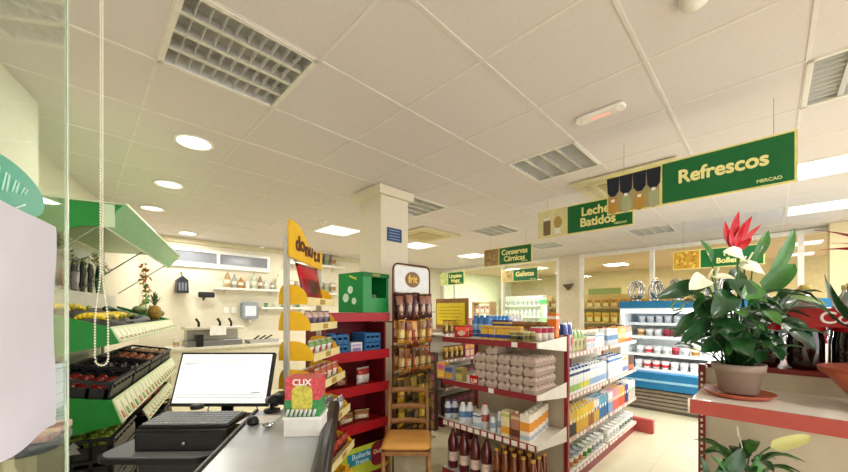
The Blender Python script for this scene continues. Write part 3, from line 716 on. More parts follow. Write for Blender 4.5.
t = thing('cola_wrap', 'red printed wrap around the front row of cola bottles, reading Coca-Cola', 'wrap', (1.962, -.1, 1.44))
MB().box(-.002, .0, -.62, .06, 0, .07).build('film', M('a8141e', .25), t)
for k in range(1): text('Coca-Cola', .062, 'lettering', M('f4e8e4', .4, var=0), t, FACE_MX((-.0035, -.165, .033)) @ Matrix.Shear('XZ', 4, (0, 0)), bold=.001, depth=.0006)

# ---- plants
def leaf(mb, base, tip, width, nrm, droop=.1, kind='heart', m=0, fold=.15, nu=8):
    base = Vector(base); tip = Vector(tip); d = tip-base; L = d.length; d.normalize()
    nrm = Vector(nrm); nrm = (nrm-d*nrm.dot(d)).normalized(); sd = d.cross(nrm)
    def fn(u, v):
        s = v*2-1
        if kind == 'heart': wv = (u**.45)*((1-u)**.75)*1.75 if 0 < u < 1 else .02
        elif kind == 'lance': wv = (math.sin(PI*min(1, u*.95+.05))**.8)*1.0 if u < 1 else .02
        else: wv = (u**.3)*((1-u)**.5)*1.55 if 0 < u < 1 else .02
        x = width/2*wv*s
        p = base+d*(L*u)+sd*x+nrm*(abs(s)*width*fold*wv+droop*L*math.sin(PI*u)+.02*width*math.sin(u*17+s*3))
        return p
    mb.grid(fn, nu, 4, m)
leafD = M('1e4a24', .3, coat=.25, var=.3, scale=18); leafM = M('3c7a2e', .35, coat=.2, var=.3, scale=18); leafL = M('86a860', .4, var=.2)
for m_ in (leafD, leafM): pass
spath = M('e9ecd0', .4, var=.12, scale=20); bract = M('c8202c', .4, var=.2, scale=30)
PZ = 1.3; pc = cw((738-424)/F*1.26, 1.26)
camdir = Vector((S2, S2, 0)); toc = -camdir
t = thing('anthurium_plant', 'large potted plant with red bract and white spathes on the right shelf', 'potted plant', (pc.x, pc.y, 1.205))
O = Vector((pc.x, pc.y, 1.205))
MB().lathe([(.052,0),(.055,.002),(.067,.078),(.074,.08),(.077,.105),(.071,.105),(.067,.092),(.001,.09)], 32).build('pot', M('a08c80', .6), t)
fol = MB(); rr = random.Random(11)
LV = [ # base uv, tip uv, width px, depth offset at base / tip, kind, mat
 ((728,281),(759,308),30,-.06,-.09,'heart',0), ((706,285),(655,299),17,-.02,-.05,'lance',0), ((764,291),(795,264),20,-.03,-.06,'oval',1),
 ((752,300),(788,322),28,-.05,-.1,'heart',0), ((766,282),(795,228),13,.02,.03,'lance',1), ((753,262),(768,230),10,.03,.04,'lance',1),
 ((698,311),(674,338),11,-.04,-.06,'lance',0), ((776,318),(816,350),24,-.05,-.09,'lance',0), ((710,318),(680,342),18,-.04,-.09,'heart',0),
 ((782,294),(828,305),8,0,-.02,'lance',2), ((730,292),(712,318),26,-.07,-.11,'heart',0), ((745,310),(765,338),26,-.08,-.12,'heart',0),
 ((720,318),(736,344),26,-.08,-.13,'heart',0), ((712,262),(700,240),8,.03,.04,'lance',1), ((716,300),(694,318),24,-.03,-.06,'heart',0),
 ((758,285),(742,300),24,-.04,-.1,'heart',1), ((768,305),(800,298),20,.02,.05,'heart',0), ((740,270),(722,292),22,.0,-.02,'heart',0),
 ((725,335),(700,352),20,-.05,-.1,'heart',0), ((757,335),(786,356),22,-.05,-.1,'heart',0), ((735,330),(745,356),24,-.1,-.13,'heart',0)]
for (b0, t0, wp, z0, z1, kind, mi) in LV:
    B = atZ(b0[0], b0[1], PZ+z0)-O; Tt = atZ(t0[0], t0[1], PZ+z1)-O
    leaf(fol, B, Tt, wp*PZ/F, toc+Vector((rr.uniform(-.4,.4), rr.uniform(-.4,.4), rr.uniform(.1,.8))), rr.uniform(-.02,.12), kind, mi)
    S0 = Vector((rr.uniform(-.04,.04), rr.uniform(-.04,.04), .09)); mid = (S0+B)/2+Vector((0,0,.04))
    fol.tube([S0, mid, B], .0028, 5, mi if mi < 2 else 1)
for k in range(78):                                   # dense lower foliage
    a = rr.random()*2*PI; R_ = rr.uniform(.03,.17); h = rr.uniform(.12,.36); 
    B = Vector((math.cos(a)*R_, math.sin(a)*R_, h)); ln = rr.uniform(.06,.12)
    a2 = a+rr.uniform(-.5,.5)
    Tt = B+Vector((math.cos(a2)*ln*.9, math.sin(a2)*ln*.9, rr.uniform(-.06,.04)))
    leaf(fol, B, Tt, rr.uniform(.03,.065), Vector((math.cos(a)*.5, math.sin(a)*.5, .8)), rr.uniform(0,.2), rr.choice(['heart','heart','lance']), 0 if rr.random() < .75 else 1, nu=6)
    fol.tube([(B.x*.25, B.y*.25, .09), tuple(B*.6+Vector((0,0,.04))), tuple(B)], .002, 4, 0)
fol.build('foliage', [leafD, leafM, leafL], t)
def pl(px): return atZ(px[0], px[1], PZ+(px[2] if len(px) > 2 else 0))-O
b = MB()
for (tx, ty, dz, wd) in ((725,221,-.01,14),(739,211,.0,15),(752,216,-.01,14),(762,224,.02,9),(733,226,-.05,12),(745,223,-.04,12),(727,236,-.02,10),(752,238,-.03,10)):
    leaf(b, pl((738,251)), pl((tx,ty,dz)), wd*.68*PZ/F, toc+Vector((0,0,.2)), -.15, 'lance', 0)
b.tube([pl((739,300)), pl((738,250))], .006, 6, 1)
b.build('red_bract', [bract, leafM], t)
for (bx, tp, wp) in (((745,262,-.05),(723,252,-.07),24), ((738,266,-.06),(765,275,-.05),20), ((706,278,-.05),(689,290,-.09),22), ((712,277,-.03),(736,279,-.05),9)):
    b = MB(); leaf(b, pl(bx), pl(tp), wp*PZ/F, toc+Vector((.1,.1,.6)), .1, 'heart', 0); b.tube([pl(bx), (pl(bx)*.5+Vector((0,0,.05))), (0,0,.1)], .003, 5, 1)
    b.tube([pl(bx)+toc*.01, pl(bx)+toc*.03+Vector((0,0,.03))], .003, 6, 0); b.build('spathe', [spath, leafM], t)
b = MB(); b.tube([pl((683,300)), pl((676,301,-.02)), pl((671,306,-.02)), pl((674,311,-.02)), pl((681,309)), pl((684,303))], .004, 6); b.tube([pl((684,302)), pl((705,310)), (0,0,.1)], .002, 5); b.build('curled_spathe', leafL, t)
def saucer():
    t = thing('plant_saucer', '', '')
    MB().lathe([(.082,0),(.098,.016),(.102,.016),(.085,-.0),(.001,.004)], 36).build('dish', M('b2593c', .5), t); return t
put('saucer', saucer, (pc.x, pc.y, 1.193), 0, 'terracotta coloured saucer under the big plant pot', 'saucer', 'plant saucers')
# right edge plant
QZ = 1.2; qc = cw((872-424)/F*QZ, QZ)
s2 = put('saucer', saucer, (qc.x, qc.y, 1.277), 0, 'terracotta saucer cut by the right edge of the photo', 'saucer', 'plant saucers')
bpy.data.objects.remove(s2.children[0]); bpy.data.objects.remove(s2)
qx, qy = 1.735, -.262
t = thing('terracotta_bowl', 'flared terracotta bowl cut by the right edge of the photo', 'bowl', (qx, qy, 1.191))
MB().lathe([(.05,0),(.06,.004),(.13,.1),(.15,.115),(.154,.13),(.146,.13),(.12,.11),(.05,.03),(.001,.02)], 36).build('bowl_body', M('b2593c', .5), t)
t = thing('bromeliad_plant', 'red leaved bromeliad in a pot at the right edge', 'potted plant', (qx, qy, 1.245))
MB().lathe([(.045,.0),(.065,.07),(.072,.07),(.072,.09),(.001,.08)], 28).build('pot', M('a08c80', .6), t)
O2 = Vector((qx, qy, 1.245)); b = MB(); c = MB()
for k in range(11):
    a = k*2*PI/11+.2; c0 = Vector((0,0,.4)); leaf(b, c0, c0+Vector((math.cos(a)*.16, math.sin(a)*.16, .05+.04*(k % 3))), .04, (math.cos(a)*-.3, math.sin(a)*-.3, 1), .1, 'lance')
for k in range(12):
    a = k*2*PI/12; c0 = Vector((math.cos(a)*.02, math.sin(a)*.02, .17)); leaf(c, c0, c0+Vector((math.cos(a)*.13, math.sin(a)*.13, .13+.04*(k % 3))), .04, (-math.cos(a), -math.sin(a), .6), -.15, 'lance')
b.tube([(0,0,.1),(0,0,.42)], .008, 6); b.build('red_bract', bract, t); c.tube([(0,0,.08),(0,0,.2)], .012, 6); c.build('foliage', leafD, t)
# lower plant
t = thing('peace_lily', 'peace lily with pale yellow spathe on the lower right shelf', 'potted plant', tuple(cw((745-424)/F*1.28, 1.28, .752)))
O3 = Vector(t.location)
MB().lathe([(.06,.0),(.08,.11),(.086,.11),(.086,.125),(.001,.118)], 28).build('pot', M('8c6a5a', .6), t)
b = MB(); rr = random.Random(5)
P3 = lambda u, v, dz=0: atZ(u, v, 1.2+dz)-O3
for (b0, t0, wp, mi) in (((722,474),(743,448),22,0),((705,480),(700,456),11,0),((728,475),(710,455),9,1),((750,474),(757,455),16,1),((740,480),(765,470),16,0),((712,482),(722,462),14,0),((735,476),(722,458),10,0)):
    B = P3(*b0); leaf(b, B, P3(*t0), wp*1.2/F, toc+Vector((rr.uniform(-.3,.3),0,.4)), .1, 'heart', mi); b.tube([(0,0,.11), B], .003, 5, mi)
for k in range(16):
    a = k*2.4; B = Vector((math.cos(a)*.05, math.sin(a)*.05, .16+.05*rr.random())); b_ = B+Vector((math.cos(a)*.1, math.sin(a)*.1, .05*rr.random()))
    leaf(b, B, b_, .05, (0,0,1), .2, 'heart', k % 2); b.tube([(0,0,.11), B], .003, 4, 0)
b.build('foliage', [leafD, leafM], t)
b = MB(); leaf(b, P3(770,447), P3(811,436,-.03), 13*1.2/F, toc+Vector((0,0,.5)), .05, 'oval', 0); b.tube([(0,0,.11), P3(757,468), P3(761,453), P3(770,447)], .003, 5, 1); b.build('spathe', [M('d9d88c', .4), leafM], t)
b = MB(); b.tube([P3(741,455), P3(742,447), P3(738,432)], .0018, 5); b.tube([P3(738,436), P3(737,426)], .003, 5); b.build('thin_spadix', M('d8d2c0'), t)

# ================================================================== SNACK RACK
t = thing('snack_rack', 'dark red wire rack with a white arched header for snack bags', 'rack', (2.27, 2.55, 0))
fr_ = M('54181c', .35); RX0, RX1 = -.24, .24
def bar(pts, name='wire_frame', r=.008, m=fr_): return MB().tube(pts, r, 8).build(name, m, t)
arc = [(RX0,-.12,0),(RX0,-.12,1.88)]+[(RX0+.06-.06*math.cos(a), -.12, 1.88+.06*math.sin(a)) for a in (.5,1,PI/2)]+[(RX1-.06+.06*math.sin(a), -.12, 1.88+.06*math.cos(a)) for a in (0,.5,1.1)]+[(RX1,-.12,1.86),(RX1,-.12,0)]
bar(arc)
for x in (RX0, RX1): bar([(x,.12,0),(x,.12,1.4),(x,-.12,1.4)], 'side_frame')
MB().prism(rrect(.44,.24,.03,4,0,1.8), -.124, -.116, 'y').build('header_panel', M('e4e6e8', .4), t)
e = MB().prism([(.095*math.cos(q*PI/12), 1.8+.075*math.sin(q*PI/12)) for q in range(24)], -.128, -.123, 'y').build('emblem', M('7a5212', .4), t)
text('frit', .1, 'lettering', M('f0c83a', .4, var=0), t, FACE_MY((0, -.130, 1.8)), bold=.002, depth=.001)
for h in (1.66, 1.42, 1.16, .9, .66, .42):
    b = MB(); b.tube([(RX0,-.13,h),(RX1,-.13,h)], .005, 6); b.tube([(RX0,-.2,h-.17),(RX1,-.2,h-.17)], .004, 6); b.tube([(RX0,-.13,h-.17),(RX0,-.2,h-.17)], .004, 6); b.tube([(RX1,-.13,h-.17),(RX1,-.2,h-.17)], .004, 6)
    b.build('hook_bar', fr_, t)
SN = [[('dark brown nut bag','4a2a1e','8c5a4a','c9a890'),('wine brown nut bag','5e2a28','3a1a18','d0b0a0'),('purple brown nut bag','4c2c34','9a6a5a','b89a88')],
 [('orange crisps bag','b8702c','7a3a1e','e8c080'),('golden crisps bag','c99a3a','8a5a22','f2dc98'),('reddish crisps bag','a8482a','d8a050','f0c890')],
 [('copper coloured corn snack bag','a85a20','5a3018','f0d090'),('orange brown corn snack bag','c4782c','8a4a1e','f4e0a8'),('tan corn snack bag','b98c4a','7a5228','f0dca8')],
 [('yellow crisps bag','c79a2a','5a4a20','e8c860'),('olive snack bag','6a5e30','a88a3a','3a3220'),('dark brown snack bag','4a3a22','7a5a2a','a08a4a')],
 [('dull olive snack bag','5a5230','8a7a3a','3a3420'),('bright yellow snack bag','d8b02a','a07a1a','f0e080'),('dim brown snack bag','4a3420','6a4a2a','8a7a5a')],
 [('dull gold snack bag','96702c','5c3a1c','c9a050'),('umber snack bag','5c4426','3c2c1a','8c7440'),('ochre snack bag','a8842e','6a4c1c','d8b860')]]
for r, h in enumerate((1.66, 1.42, 1.16, .9, .66, .42)):
    for i in range(5):
        for j in range(2):
            c_ = (i*2+j+r) % 3; d = SN[r][c_]
            put('sn%d%d' % (r, c_), bag('snack_bag', .088,.235,.05,d[1],d[2],d[3]), (2.27-.18+i*.09, 2.55-.165+.075*j, h-.225-.02*RND.random()+.02*j), RND.uniform(-.2,.2),
              '%s on wire rack row %s, %s from the left, %s' % (d[0], ['one','two','three','four','five','six'][r], ['first','second','third','fourth','fifth'][i], ['front','rear'][j]), 'snack bag', 'snack bags on the wire rack', tilt=(RND.uniform(-.08,.02), RND.uniform(-.08,.08)))

# ================================================================== RED SHELF UNIT
ux0, ux1, uy = 1.377, 2.0, 2.45
t = thing('red_display_unit', 'red display shelf unit between the donut stand and the snack rack', 'shelving', (ux0, uy, 0)); UL = ux1-ux0
R1 = M('a8121e', .35); R2 = M('6e0c14', .45)
MB().box(0, UL, .34, .36, 0, 1.46).build('back_panel', R2, t)
for x in (0, UL-.02): MB().box(x, x+.02, .05, .34, 0, 1.4).build('side_panel', R2, t)
MB().box(-.01, UL+.01, -.0, .36, 1.41, 1.485).build('top_shelf', R1, t, bevel=.004)
for lv in (1.14, .85, .53):
    b = MB(); b.box(.021, UL-.021, .01, .34, lv-.02, lv); b.box(0, UL, -.005, .012, lv-.06, lv+.02); b.build('shelf', R1, t)
MB().box(.021, UL-.021, .0, .34, 0, .12).build('plinth', R2, t)
t = thing('promo_board', 'green and blue promotional board at the bottom of the red unit', 'sign', (ux0+.02, uy-.03, .13))
MB().box(0, .6, -.01, .0, 0, .24).build('board', M('b9c83a', .45), t)
MB().box(.14, .4, -.014, -.009, .1, .2).build('blue_panel', M('1e86a0', .45), t)
text('Bollería', .06, 'lettering', M('c9e8f0', .4, var=0), t, FACE_MY((.27, -.016, .17)), bold=.001, depth=.001)
text('Fresca', .05, 'lettering', M('c9e8f0', .4, var=0), t, FACE_MY((.28, -.016, .12)), bold=.001, depth=.001)
MB().prism(rrect(.22,.2,.06,5,.48,.14), -.02, -.012, 'y').build('emblem', M('8a1428', .4), t)
text('Dulcesol', .05, 'lettering', M('f0d8b0', .4, var=0), t, FACE_MY((.48, -.022, .16)), bold=.001, depth=.001)
def U(key, mk, x, y, h, lab, cat, grp=None, rz=0): return put(key, mk, (ux0+x, uy+y, h+.001), rz, lab, cat, grp)
def crate(w_, d_, h_, colr, name='blue_crate'):
    def mk():
        t = thing(name, '', ''); e = .006; b = MB()
        b.box(-w_/2,w_/2,-d_/2,d_/2,0,e); 
        for s in (-1,1):
            b.box(-w_/2,w_/2,s*(d_/2)-e/2,s*(d_/2)+e/2,0,h_*.45); b.box(-w_/2,w_/2,s*(d_/2)-e/2,s*(d_/2)+e/2,h_*.7,h_)
            b.box(s*w_/2-e/2,s*w_/2+e/2,-d_/2,d_/2,0,h_)
            for k in range(4): b.box(-w_/2+w_*k/3.3,-w_/2+w_*k/3.3+.012,s*(d_/2)-e/2,s*(d_/2)+e/2,0,h_)
        b.build('crate_body', M(colr, .4), t); return t
    return mk
for i, (x, h) in enumerate(((.14,1.14),(.14,1.225),(.47,1.14),(.47,1.225))):
    U('bc', crate(.17,.2,.08,'2f6aa0'), x, .14, h, 'small blue crate, %s' % ['lower left in the red unit','upper left in the red unit','lower right in the red unit','upper right in the red unit'][i], 'crate', 'small blue crates')
U('wb', box_pack('white_pack', .11,.1,.09,'e6e4ea','b8a8c8','8f7aa8'), .31, .1, 1.14, 'small white pack between the blue crates', 'box')
U('rb', bag('pastry_bag', .16,.15,.08,'ece6e0','a8342c','cfc8c0'), .42, .12, .85, 'white and red pastry bag on the red unit', 'bag', rz=.2)
U('rb2', bag('pastry_bag', .14,.12,.08,'7a3f36','4a2a28','b98a70'), .2, .14, .85, 'brown pastry bag on the red unit middle shelf', 'bag', rz=-.2)
U('rb3', bag('pastry_bag', .15,.09,.08,'d8c09a','9a6a3a','f0e0c0'), .25, .12, .53, 'tan pastry bag on the low shelf of the red unit', 'bag', rz=.1)
U('rb3', None, .42, .14, .53, 'tan pastry bag at the right of the low shelf of the red unit', 'bag', rz=-.3)
# green box on top
t = thing('green_display_box', 'green cardboard sweets box with open front on the red unit', 'box', (1.86, 2.56, 1.487), .12)
p0 = onY(346, 290, 2.47)
gb = M('14883f', .4)
b = MB(); W_ = .31
b.box(-.15,.16,.24,.245,0,.35); b.box(-.15,.16,-.08,.245,0,.005); b.box(-.15,-.145,-.08,.245,0,.35); b.box(.155,.16,-.08,.245,0,.35); b.box(-.15,.16,-.08,.245,.345,.35)
b.box(-.15,-.05,-.085,-.08,0,.35); b.box(.13,.16,-.085,-.08,0,.35); b.box(-.05,.13,-.085,-.08,0,.13)
b.build('box_shell', gb, t)
MB().box(-.155,.165,-.09,-.083,.31,.35).build('header_strip', M('0a6a30'), t)
text('GREEN', .03, 'lettering', M('d8c040', .4, var=0), t, FACE_MY((0,-.092,.33)), depth=.0006)
b = MB()
for k, (y, z, r) in enumerate(((.08,.2,.035),(.14,.13,.04),(.03,.1,.03))):
    b.prism([(y+r*math.cos(q*PI/5), z+r*math.sin(q*PI/5)) for q in range(10)], -.153, -.15, 'x')
b.build('printed_spots', M('cfe8d0'), t)
MB().prism([(.0,.3),(.09,.33),(.09,.315),(.0,.285)], -.153, -.15, 'x').build('yellow_print', M('d9cf3a'), t)
for i in range(4):
    put('pouch', bag('sweet_pouch', .06,.17,.03,'16301e','3a6a40','8aa880'), (1.89, 2.53+i*.06, 1.494), 0, 'dark green sweet pouch inside the green box, %s' % ['front','second','third','rear'][i], 'pouch', 'sweet pouches in the green box')

# ================================================================== CHAIR
t = thing('dining_chair', 'wooden ladder back chair with a golden seat cushion', 'chair', tuple(cw(-.135, 2.76, 0)), -PI/4)
wd = M('96693c', .4, var=.2, scale=25)
for s in (-1, 1):
    MB().tube([(s*.17,-.17,0),(s*.17,-.17,.45)], .016, 10).build('leg', wd, t)
    MB().tube([(s*.165,.18,0),(s*.165,.18,.45),(s*.16,.215,.88)], .015, 10).build('leg', wd, t)
    MB().tube([(s*.17,-.17,.2),(s*.166,.18,.2)], .009, 8).build('stretcher', wd, t)
MB().tube([(-.17,-.17,.26),(.17,-.17,.26)], .009, 8).build('stretcher', wd, t)
MB().tube([(-.17,-.17,.16),(.17,-.17,.16)], .009, 8).build('stretcher', wd, t)
for h, dy in ((.56,.188),(.68,.198),(.82,.209)):
    b = MB()
    def fn(u, v, s=0): return ((u-.5)*.31, dy+.03*math.sin(PI*u)*.5, h-.022+v*.044+.008*math.sin(PI*u))
    b.grid(fn, 8, 2); b.build('back_rail', wd, t, solid=.01)
MB().prism(rrect(.37,.38,.04), .42, .45).build('seat_frame', wd, t, bevel=.006)
b = MB()
def cush(sgn): return lambda u, v: ((u-.5)*.38, (v-.5)*.38, .475+sgn*.028*(min(1,(1-abs(u*2-1))*5)*min(1,(1-abs(v*2-1))*5))**.5)
b.grid(cush(1), 16, 16); b.grid(cush(-1), 16, 16); b.build('seat_cushion', M('dba254', .7, var=.1, scale=6, bump=.3), t)

# ================================================================== DONUT STAND
A0 = math.atan2(.629, .777)
ds = cw(-.832, 2.1)
t = thing('donut_stand', 'yellow donut display stand with curved trays and a wavy yellow header', 'display stand', (ds.x, ds.y, 0), A0)
MB().box(-.014,.014,-.012,.015,0,1.95).build('pole', M('c9c7c2', .35, metal=.3), t)
MB().box(.46,.49,-.015,.015,0,1.86).build('pole', M('c9c7c2', .35, metal=.3), t)
pts = [(-.02,1.83)]+[(-.02,2.05)]+[(.04,2.052),(.1,2.04),(.17,2.0),(.24,1.94),(.3,1.915),(.38,1.92),(.46,1.935)]+[(.46,1.8)]
MB().prism([(x, z) for x, z in pts], -.03, -.018, 'y').build('header', M('f4c01c', .4), t)
for i, ch in enumerate('donuts'):
    text(ch, .125, 'lettering', M('5a2410', .4, var=0), t, basis((1,0,(-.08 if i % 2 else .06)), ((.08 if i % 2 else -.06),0,1), (.08+i*.064, -.032,1.925-.008*i+(.008 if i % 2 else -.004))), bold=.006, depth=.001)
dsT = t
TR = ((1.56,.12),(1.40,.14),(1.215,.16),(1.04,.2),(.80,.24),(.54,.27),(.30,.29))
for lv, dp in TR:
    b = MB(); b.box(.021, .455, -dp, .06, lv-.012, lv); b.build('tray', M('ecd9a0', .5), t)
    b = MB(); b.box(.02, .46, -dp-.006, -dp, lv-.025, lv+.025); b.box(.2,.28,-dp-.008,-dp-.005,lv-.016,lv+.016, 1); b.build('price_rail', [M('efe0a4', .45), M('b59a4a')], t)
    for x in (.0205, .44):
        out = [(-dp, lv)]+[(-dp*.2+(dp*.8+.0)*-math.cos(a), lv+.10*math.sin(a)) for a in [k*PI/2/6 for k in range(7)]]
        out += [(.03+.035*math.sin(a), lv+.01+.09*math.cos(a)) for a in [k*PI/2/5 for k in range(6)]]+[(.065, lv-.02),(-dp, lv-.02)]
        MB().prism(out, x, x+.006, 'x').build('side_panel', yellow, t)
def D(key, mk, x, y, h, lab, grp, rz=0, tilt=None):
    T = Matrix.Rotation(A0, 3, 'Z'); p = T @ Vector((x, y, 0))
    return put(key, mk, (ds.x+p.x, ds.y+p.y, h+.002), A0+rz, lab, 'snack pack', grp, tilt)
D('redbag', bag('biscuit_bag', .34,.25,.05,'8e1420','c01a28','5a2a1c'), .25, -.06, 1.56, 'large red biscuit bag leaning on the top tray of the donut stand', None, tilt=(-.2,0))
cols = [('purple grey pastry','7a6a80','c9a8a0','4a3a50'),('white and green pastry','dfe4dc','7a9a5a','b0403a'),('cream pastry','e6dccb','b85a3a','8a5a3a'),('white pastry','e8e8e6','8a8f98','c0c4c8'),('dark red chocolate pastry','6e2420','b04030','2a1614'),('yellow pastry','e8c030','c08a1a','f4e08a')]
for r, (lv, dp) in enumerate(TR[1:]):
    c = cols[r]
    for i in range(4):
        for j in range(2):
            if j == 1 and dp < .18: continue
            D('dn%d' % r, bag('pastry_bag', .088,.1,.05,c[1],c[2],c[3]), .085+i*.1, -dp+.045+j*.075, lv, '%s bag on its donut stand tray, place %s, %s' % (c[0], ['one','two','three','four'][i], ['front','rear'][j]), 'pastry bags on the donut stand')

# ================================================================== CHECKOUT COUNTER
CT = .98
A1 = math.atan2(.835, .5505); dC = Vector((math.cos(A1), math.sin(A1))); nC = Vector((-dC.y, dC.x))
pr = cw(-.52, 1.874)                                    # far right corner of the top
cc = thing('checkout_counter', 'checkout counter with grey metal top and black bumper edge', 'counter', (pr.x, pr.y, 0), A1)
CW = .35
MB().box(-1.15, 0, .0, CW, CT-.03, CT).build('counter_top', M('c3c7ce', .28, metal=.25, var=.04), cc, bevel=.003)
b = MB(); b.prism(rrect(.06,.075,.02,4,-.03,CT-.01), -1.16, .02, 'x'); b.build('bumper', M('17181b', .35), cc)
MB().prism(rrect(.02,.04,.008,4,CW+.011,CT-.012), -1.16, .01, 'x').build('bumper', M('17181b', .35), cc)
MB().box(-1.13, -.02, .02, CW-.02, 0, CT-.031).build('base_cabinet', M('8d8f92', .5), cc)
def C(x, y): p = Matrix.Rotation(A1, 3, 'Z') @ Vector((x, y, 0)); return (pr.x+p.x, pr.y+p.y)
# lolly box on counter
q = onH(302, 437, CT); 
t = thing('cardboard_tray', 'white cardboard tray on the counter under the red sweets box', 'tray', (q.x, q.y, CT+.001), -PI/4+.05)
MB().box(-.075,.075,0,.12,0,.075).build('tray_body', M('e8e6e2', .6), t, bevel=.002)
MB().box(-.078,.078,-.003,.123,.07,.082).build('lip', M('f4f3ef', .6), t)
t = thing('sweets_box', 'red and green sweets box with gummy picture on the white tray', 'box', (q.x, q.y, CT+.083), -PI/4+.05)
b = MB(); b.box(-.07,.07,.0,.11,0,.16,0); b.box(-.0705,.0705,-.0005,.1105,.0,.07,1); b.prism(rrect(.085,.11,.03,4,.0,.075), -.003, 0, 'y', 2)
b.build('box_body', [M('cf5058', .4, var=.4, scale=70), M('3f8a52', .4, var=.3, scale=50), M('c9c052', .4, var=.3, scale=60)], t, bevel=.002)
text('CLIX', .035, 'lettering', M('f4f0ea', .4, var=0), t, FACE_MY((0,-.004,.142)), bold=.001, depth=.001)
b = MB(); 
for k in range(7): b.tube([(-.06+k*.018,-.012,.008),(-.05+k*.018,-.016,.035)], .006, 6)
b.build('white_sticks', M('d8dcd8'), t)
# mouse pad, scanner, mouse
def onC(u, v, h=CT): q = onH(u, v, h); return q
q = onC(262, 420); o = MB().box(-.09,.07,-.06,.06,0,.003).build('paper_slip', M('eceae6', .6), None, loc=(q.x, q.y, CT+.001)); o.rotation_euler.z = -PI/4; tag(o, 'white paper slip on the far end of the counter', 'paper')
def hdev(name, lab, cat, u, v, parts, h=CT+.005):
    q = onH(u, v, h); t = thing(name, lab, cat, (q.x, q.y, h), -PI/4)
    for n_, mb, m_ in parts: mb.build(n_, m_, t)
    return t
hdev('stamp', 'small black stamp on the paper slip', 'stamp', 253, 424, [('stamp_body', MB().lathe([(.024,0),(.026,.012),(.018,.03),(.012,.034),(.001,.035)], 16), black)])
hdev('glass_paperweight', 'small round glass dish on the counter', 'dish', 268, 427, [('dish_body', MB().lathe([(.015,0),(.025,.012),(.023,.012),(.012,.003),(.001,.003)], 18), M('9aa0a0', .1, metal=.6))])
hdev('card_terminal', 'black card terminal behind the white tray', 'card terminal', 281, 402, [('terminal_body', MB().box(-.035,.035,-.06,.06,0,.05), black), ('terminal_screen', MB().box(-.025,.025,-.04,.0,.05,.052), M('3a444a', .2)), ('keypad', MB().box(-.025,.025,-.058,-.045,.05,.053), M('55585c'))])
hdev('barcode_scanner', 'black handheld scanner on a stand beside the monitor', 'scanner', 272, 411, [('scanner_stand', MB().lathe([(.04,0),(.04,.01),(.012,.015),(.01,.05)], 16), black), ('scanner_head', MB().tube([(-.03,.03,.05),(.02,-.03,.06)], .02, 10), black), ('handle', MB().tube([(0,.02,.05),(.0,.05,.02)], .014, 8), black)])

# ================================================================== DESK, REGISTER, MONITOR
dk = cw(-1.17, 1.56)
DH = .85
t = thing('cashier_desk', 'grey desk with a black rounded edge under the register', 'desk', (dk.x, dk.y, 0), -PI/4)
def rpoly(x0, x1, y0, y1, r): return rrect(x1-x0, y1-y0, r, 6, (x0+x1)/2, (y0+y1)/2)
MB().prism(rpoly(-.30,.2,-.02,.5,.07), DH-.03, DH).build('desk_top', M('8b9096', .35), t)
MB().prism(rpoly(-.315,.205,-.035,.51,.08), DH-.028, DH-.006).build('black_edge', M('141519', .4), t)
MB().box(-.2,.15,.1,.45,0,DH-.031).build('pedestal', M('3a3d42', .5), t)
rg = thing('cash_register', 'black cash drawer with a keyboard top on the desk', 'cash register', tuple(cw(-1.125, 1.6, DH+.001)), -PI/4+.03)
MB().box(-.21,.21,0,.27,0,.1).build('drawer_body', M('15161a', .35), rg, bevel=.004)
b = MB(); b.box(-.195,.195,-.004,.0,.008,.088); b.build('drawer_front', M('1e2025', .35), rg)
MB().lathe([(.008,0),(.008,.01),(.001,.011)], 12, T=basis((1,0,0),(0,0,1),(.02,-.006,.04))).build('lock', steel, rg)
t = thing('keyboard', 'black computer keyboard lying on the cash drawer', 'keyboard', tuple(cw(-1.125, 1.6, DH+.103)), -PI/4+.03)
MB().prism([(.02,0),(.2,0),(.2,.022),(.02,.01)], -.205, .205, 'x').build('keyboard_base', M('1a1b1f', .4), t)
b = MB()
for i in range(17):
    for j in range(6):
        x = -.197+i*.0232; y = .03+j*.028; z = .011+.012*(y-.02)/.18; b.box(x, x+.02, y, y+.021, z, z+.008)
o = b.build('keys', M('9a9fa5', .4), t)
o = MB().lathe([(.03,0),(.032,.004),(.032,.018),(.028,.022),(.001,.022)], 20).build('tape_roll', black, None, loc=tuple(cw(-1.28, 1.79, DH+.128))); tag(o, 'round black puck on top of the keyboard', 'puck')
o.location = tuple(cw(-1.2, 1.83, DH+.134))
# monitor
mc = cw(-1.125, 1.97)
t = thing('computer_monitor', 'flat monitor with black frame showing a white screen', 'monitor', (mc.x, mc.y, DH+.001), -PI/4)
tl = math.radians(-20)
T = Matrix.Translation((0,-.03,.27)) @ Matrix.Rotation(tl, 4, 'X') @ Matrix.Rotation(0, 4, 'Y')
MW, MH = .535, .30
b = MB(); b.box(-MW/2,MW/2,0,.03,-MH/2,MH/2,T=T); b.build('case', M('17181c', .35), t, bevel=.003)
MB().box(-MW/2+.012,MW/2-.012,-.002,.0,-MH/2+.016,MH/2-.012,T=T).build('screen', M('f4f7fa', .3, emit=.3, var=0), t)
b = MB()
for z in (.115,.098,-.105,-.09): b.box(-.24,.24,-.0028,-.002,z,z+.002,T=T)
b.box(-.24,-.16,-.003,-.002,.085,.089,T=T); b.box(.17,.22,-.003,-.002,-.08,-.075,T=T); b.box(-.22,-.2,-.003,-.002,.075,.08,T=T)
b.build('screen_content', M('98a4ac', .4, emit=.15), t)
MB().box(-.03,.03,.0,.02,.0,.2).build('stand_neck', black, t)
MB().prism(rrect(.2,.14,.03), 0, .012).build('stand_base', black, t)
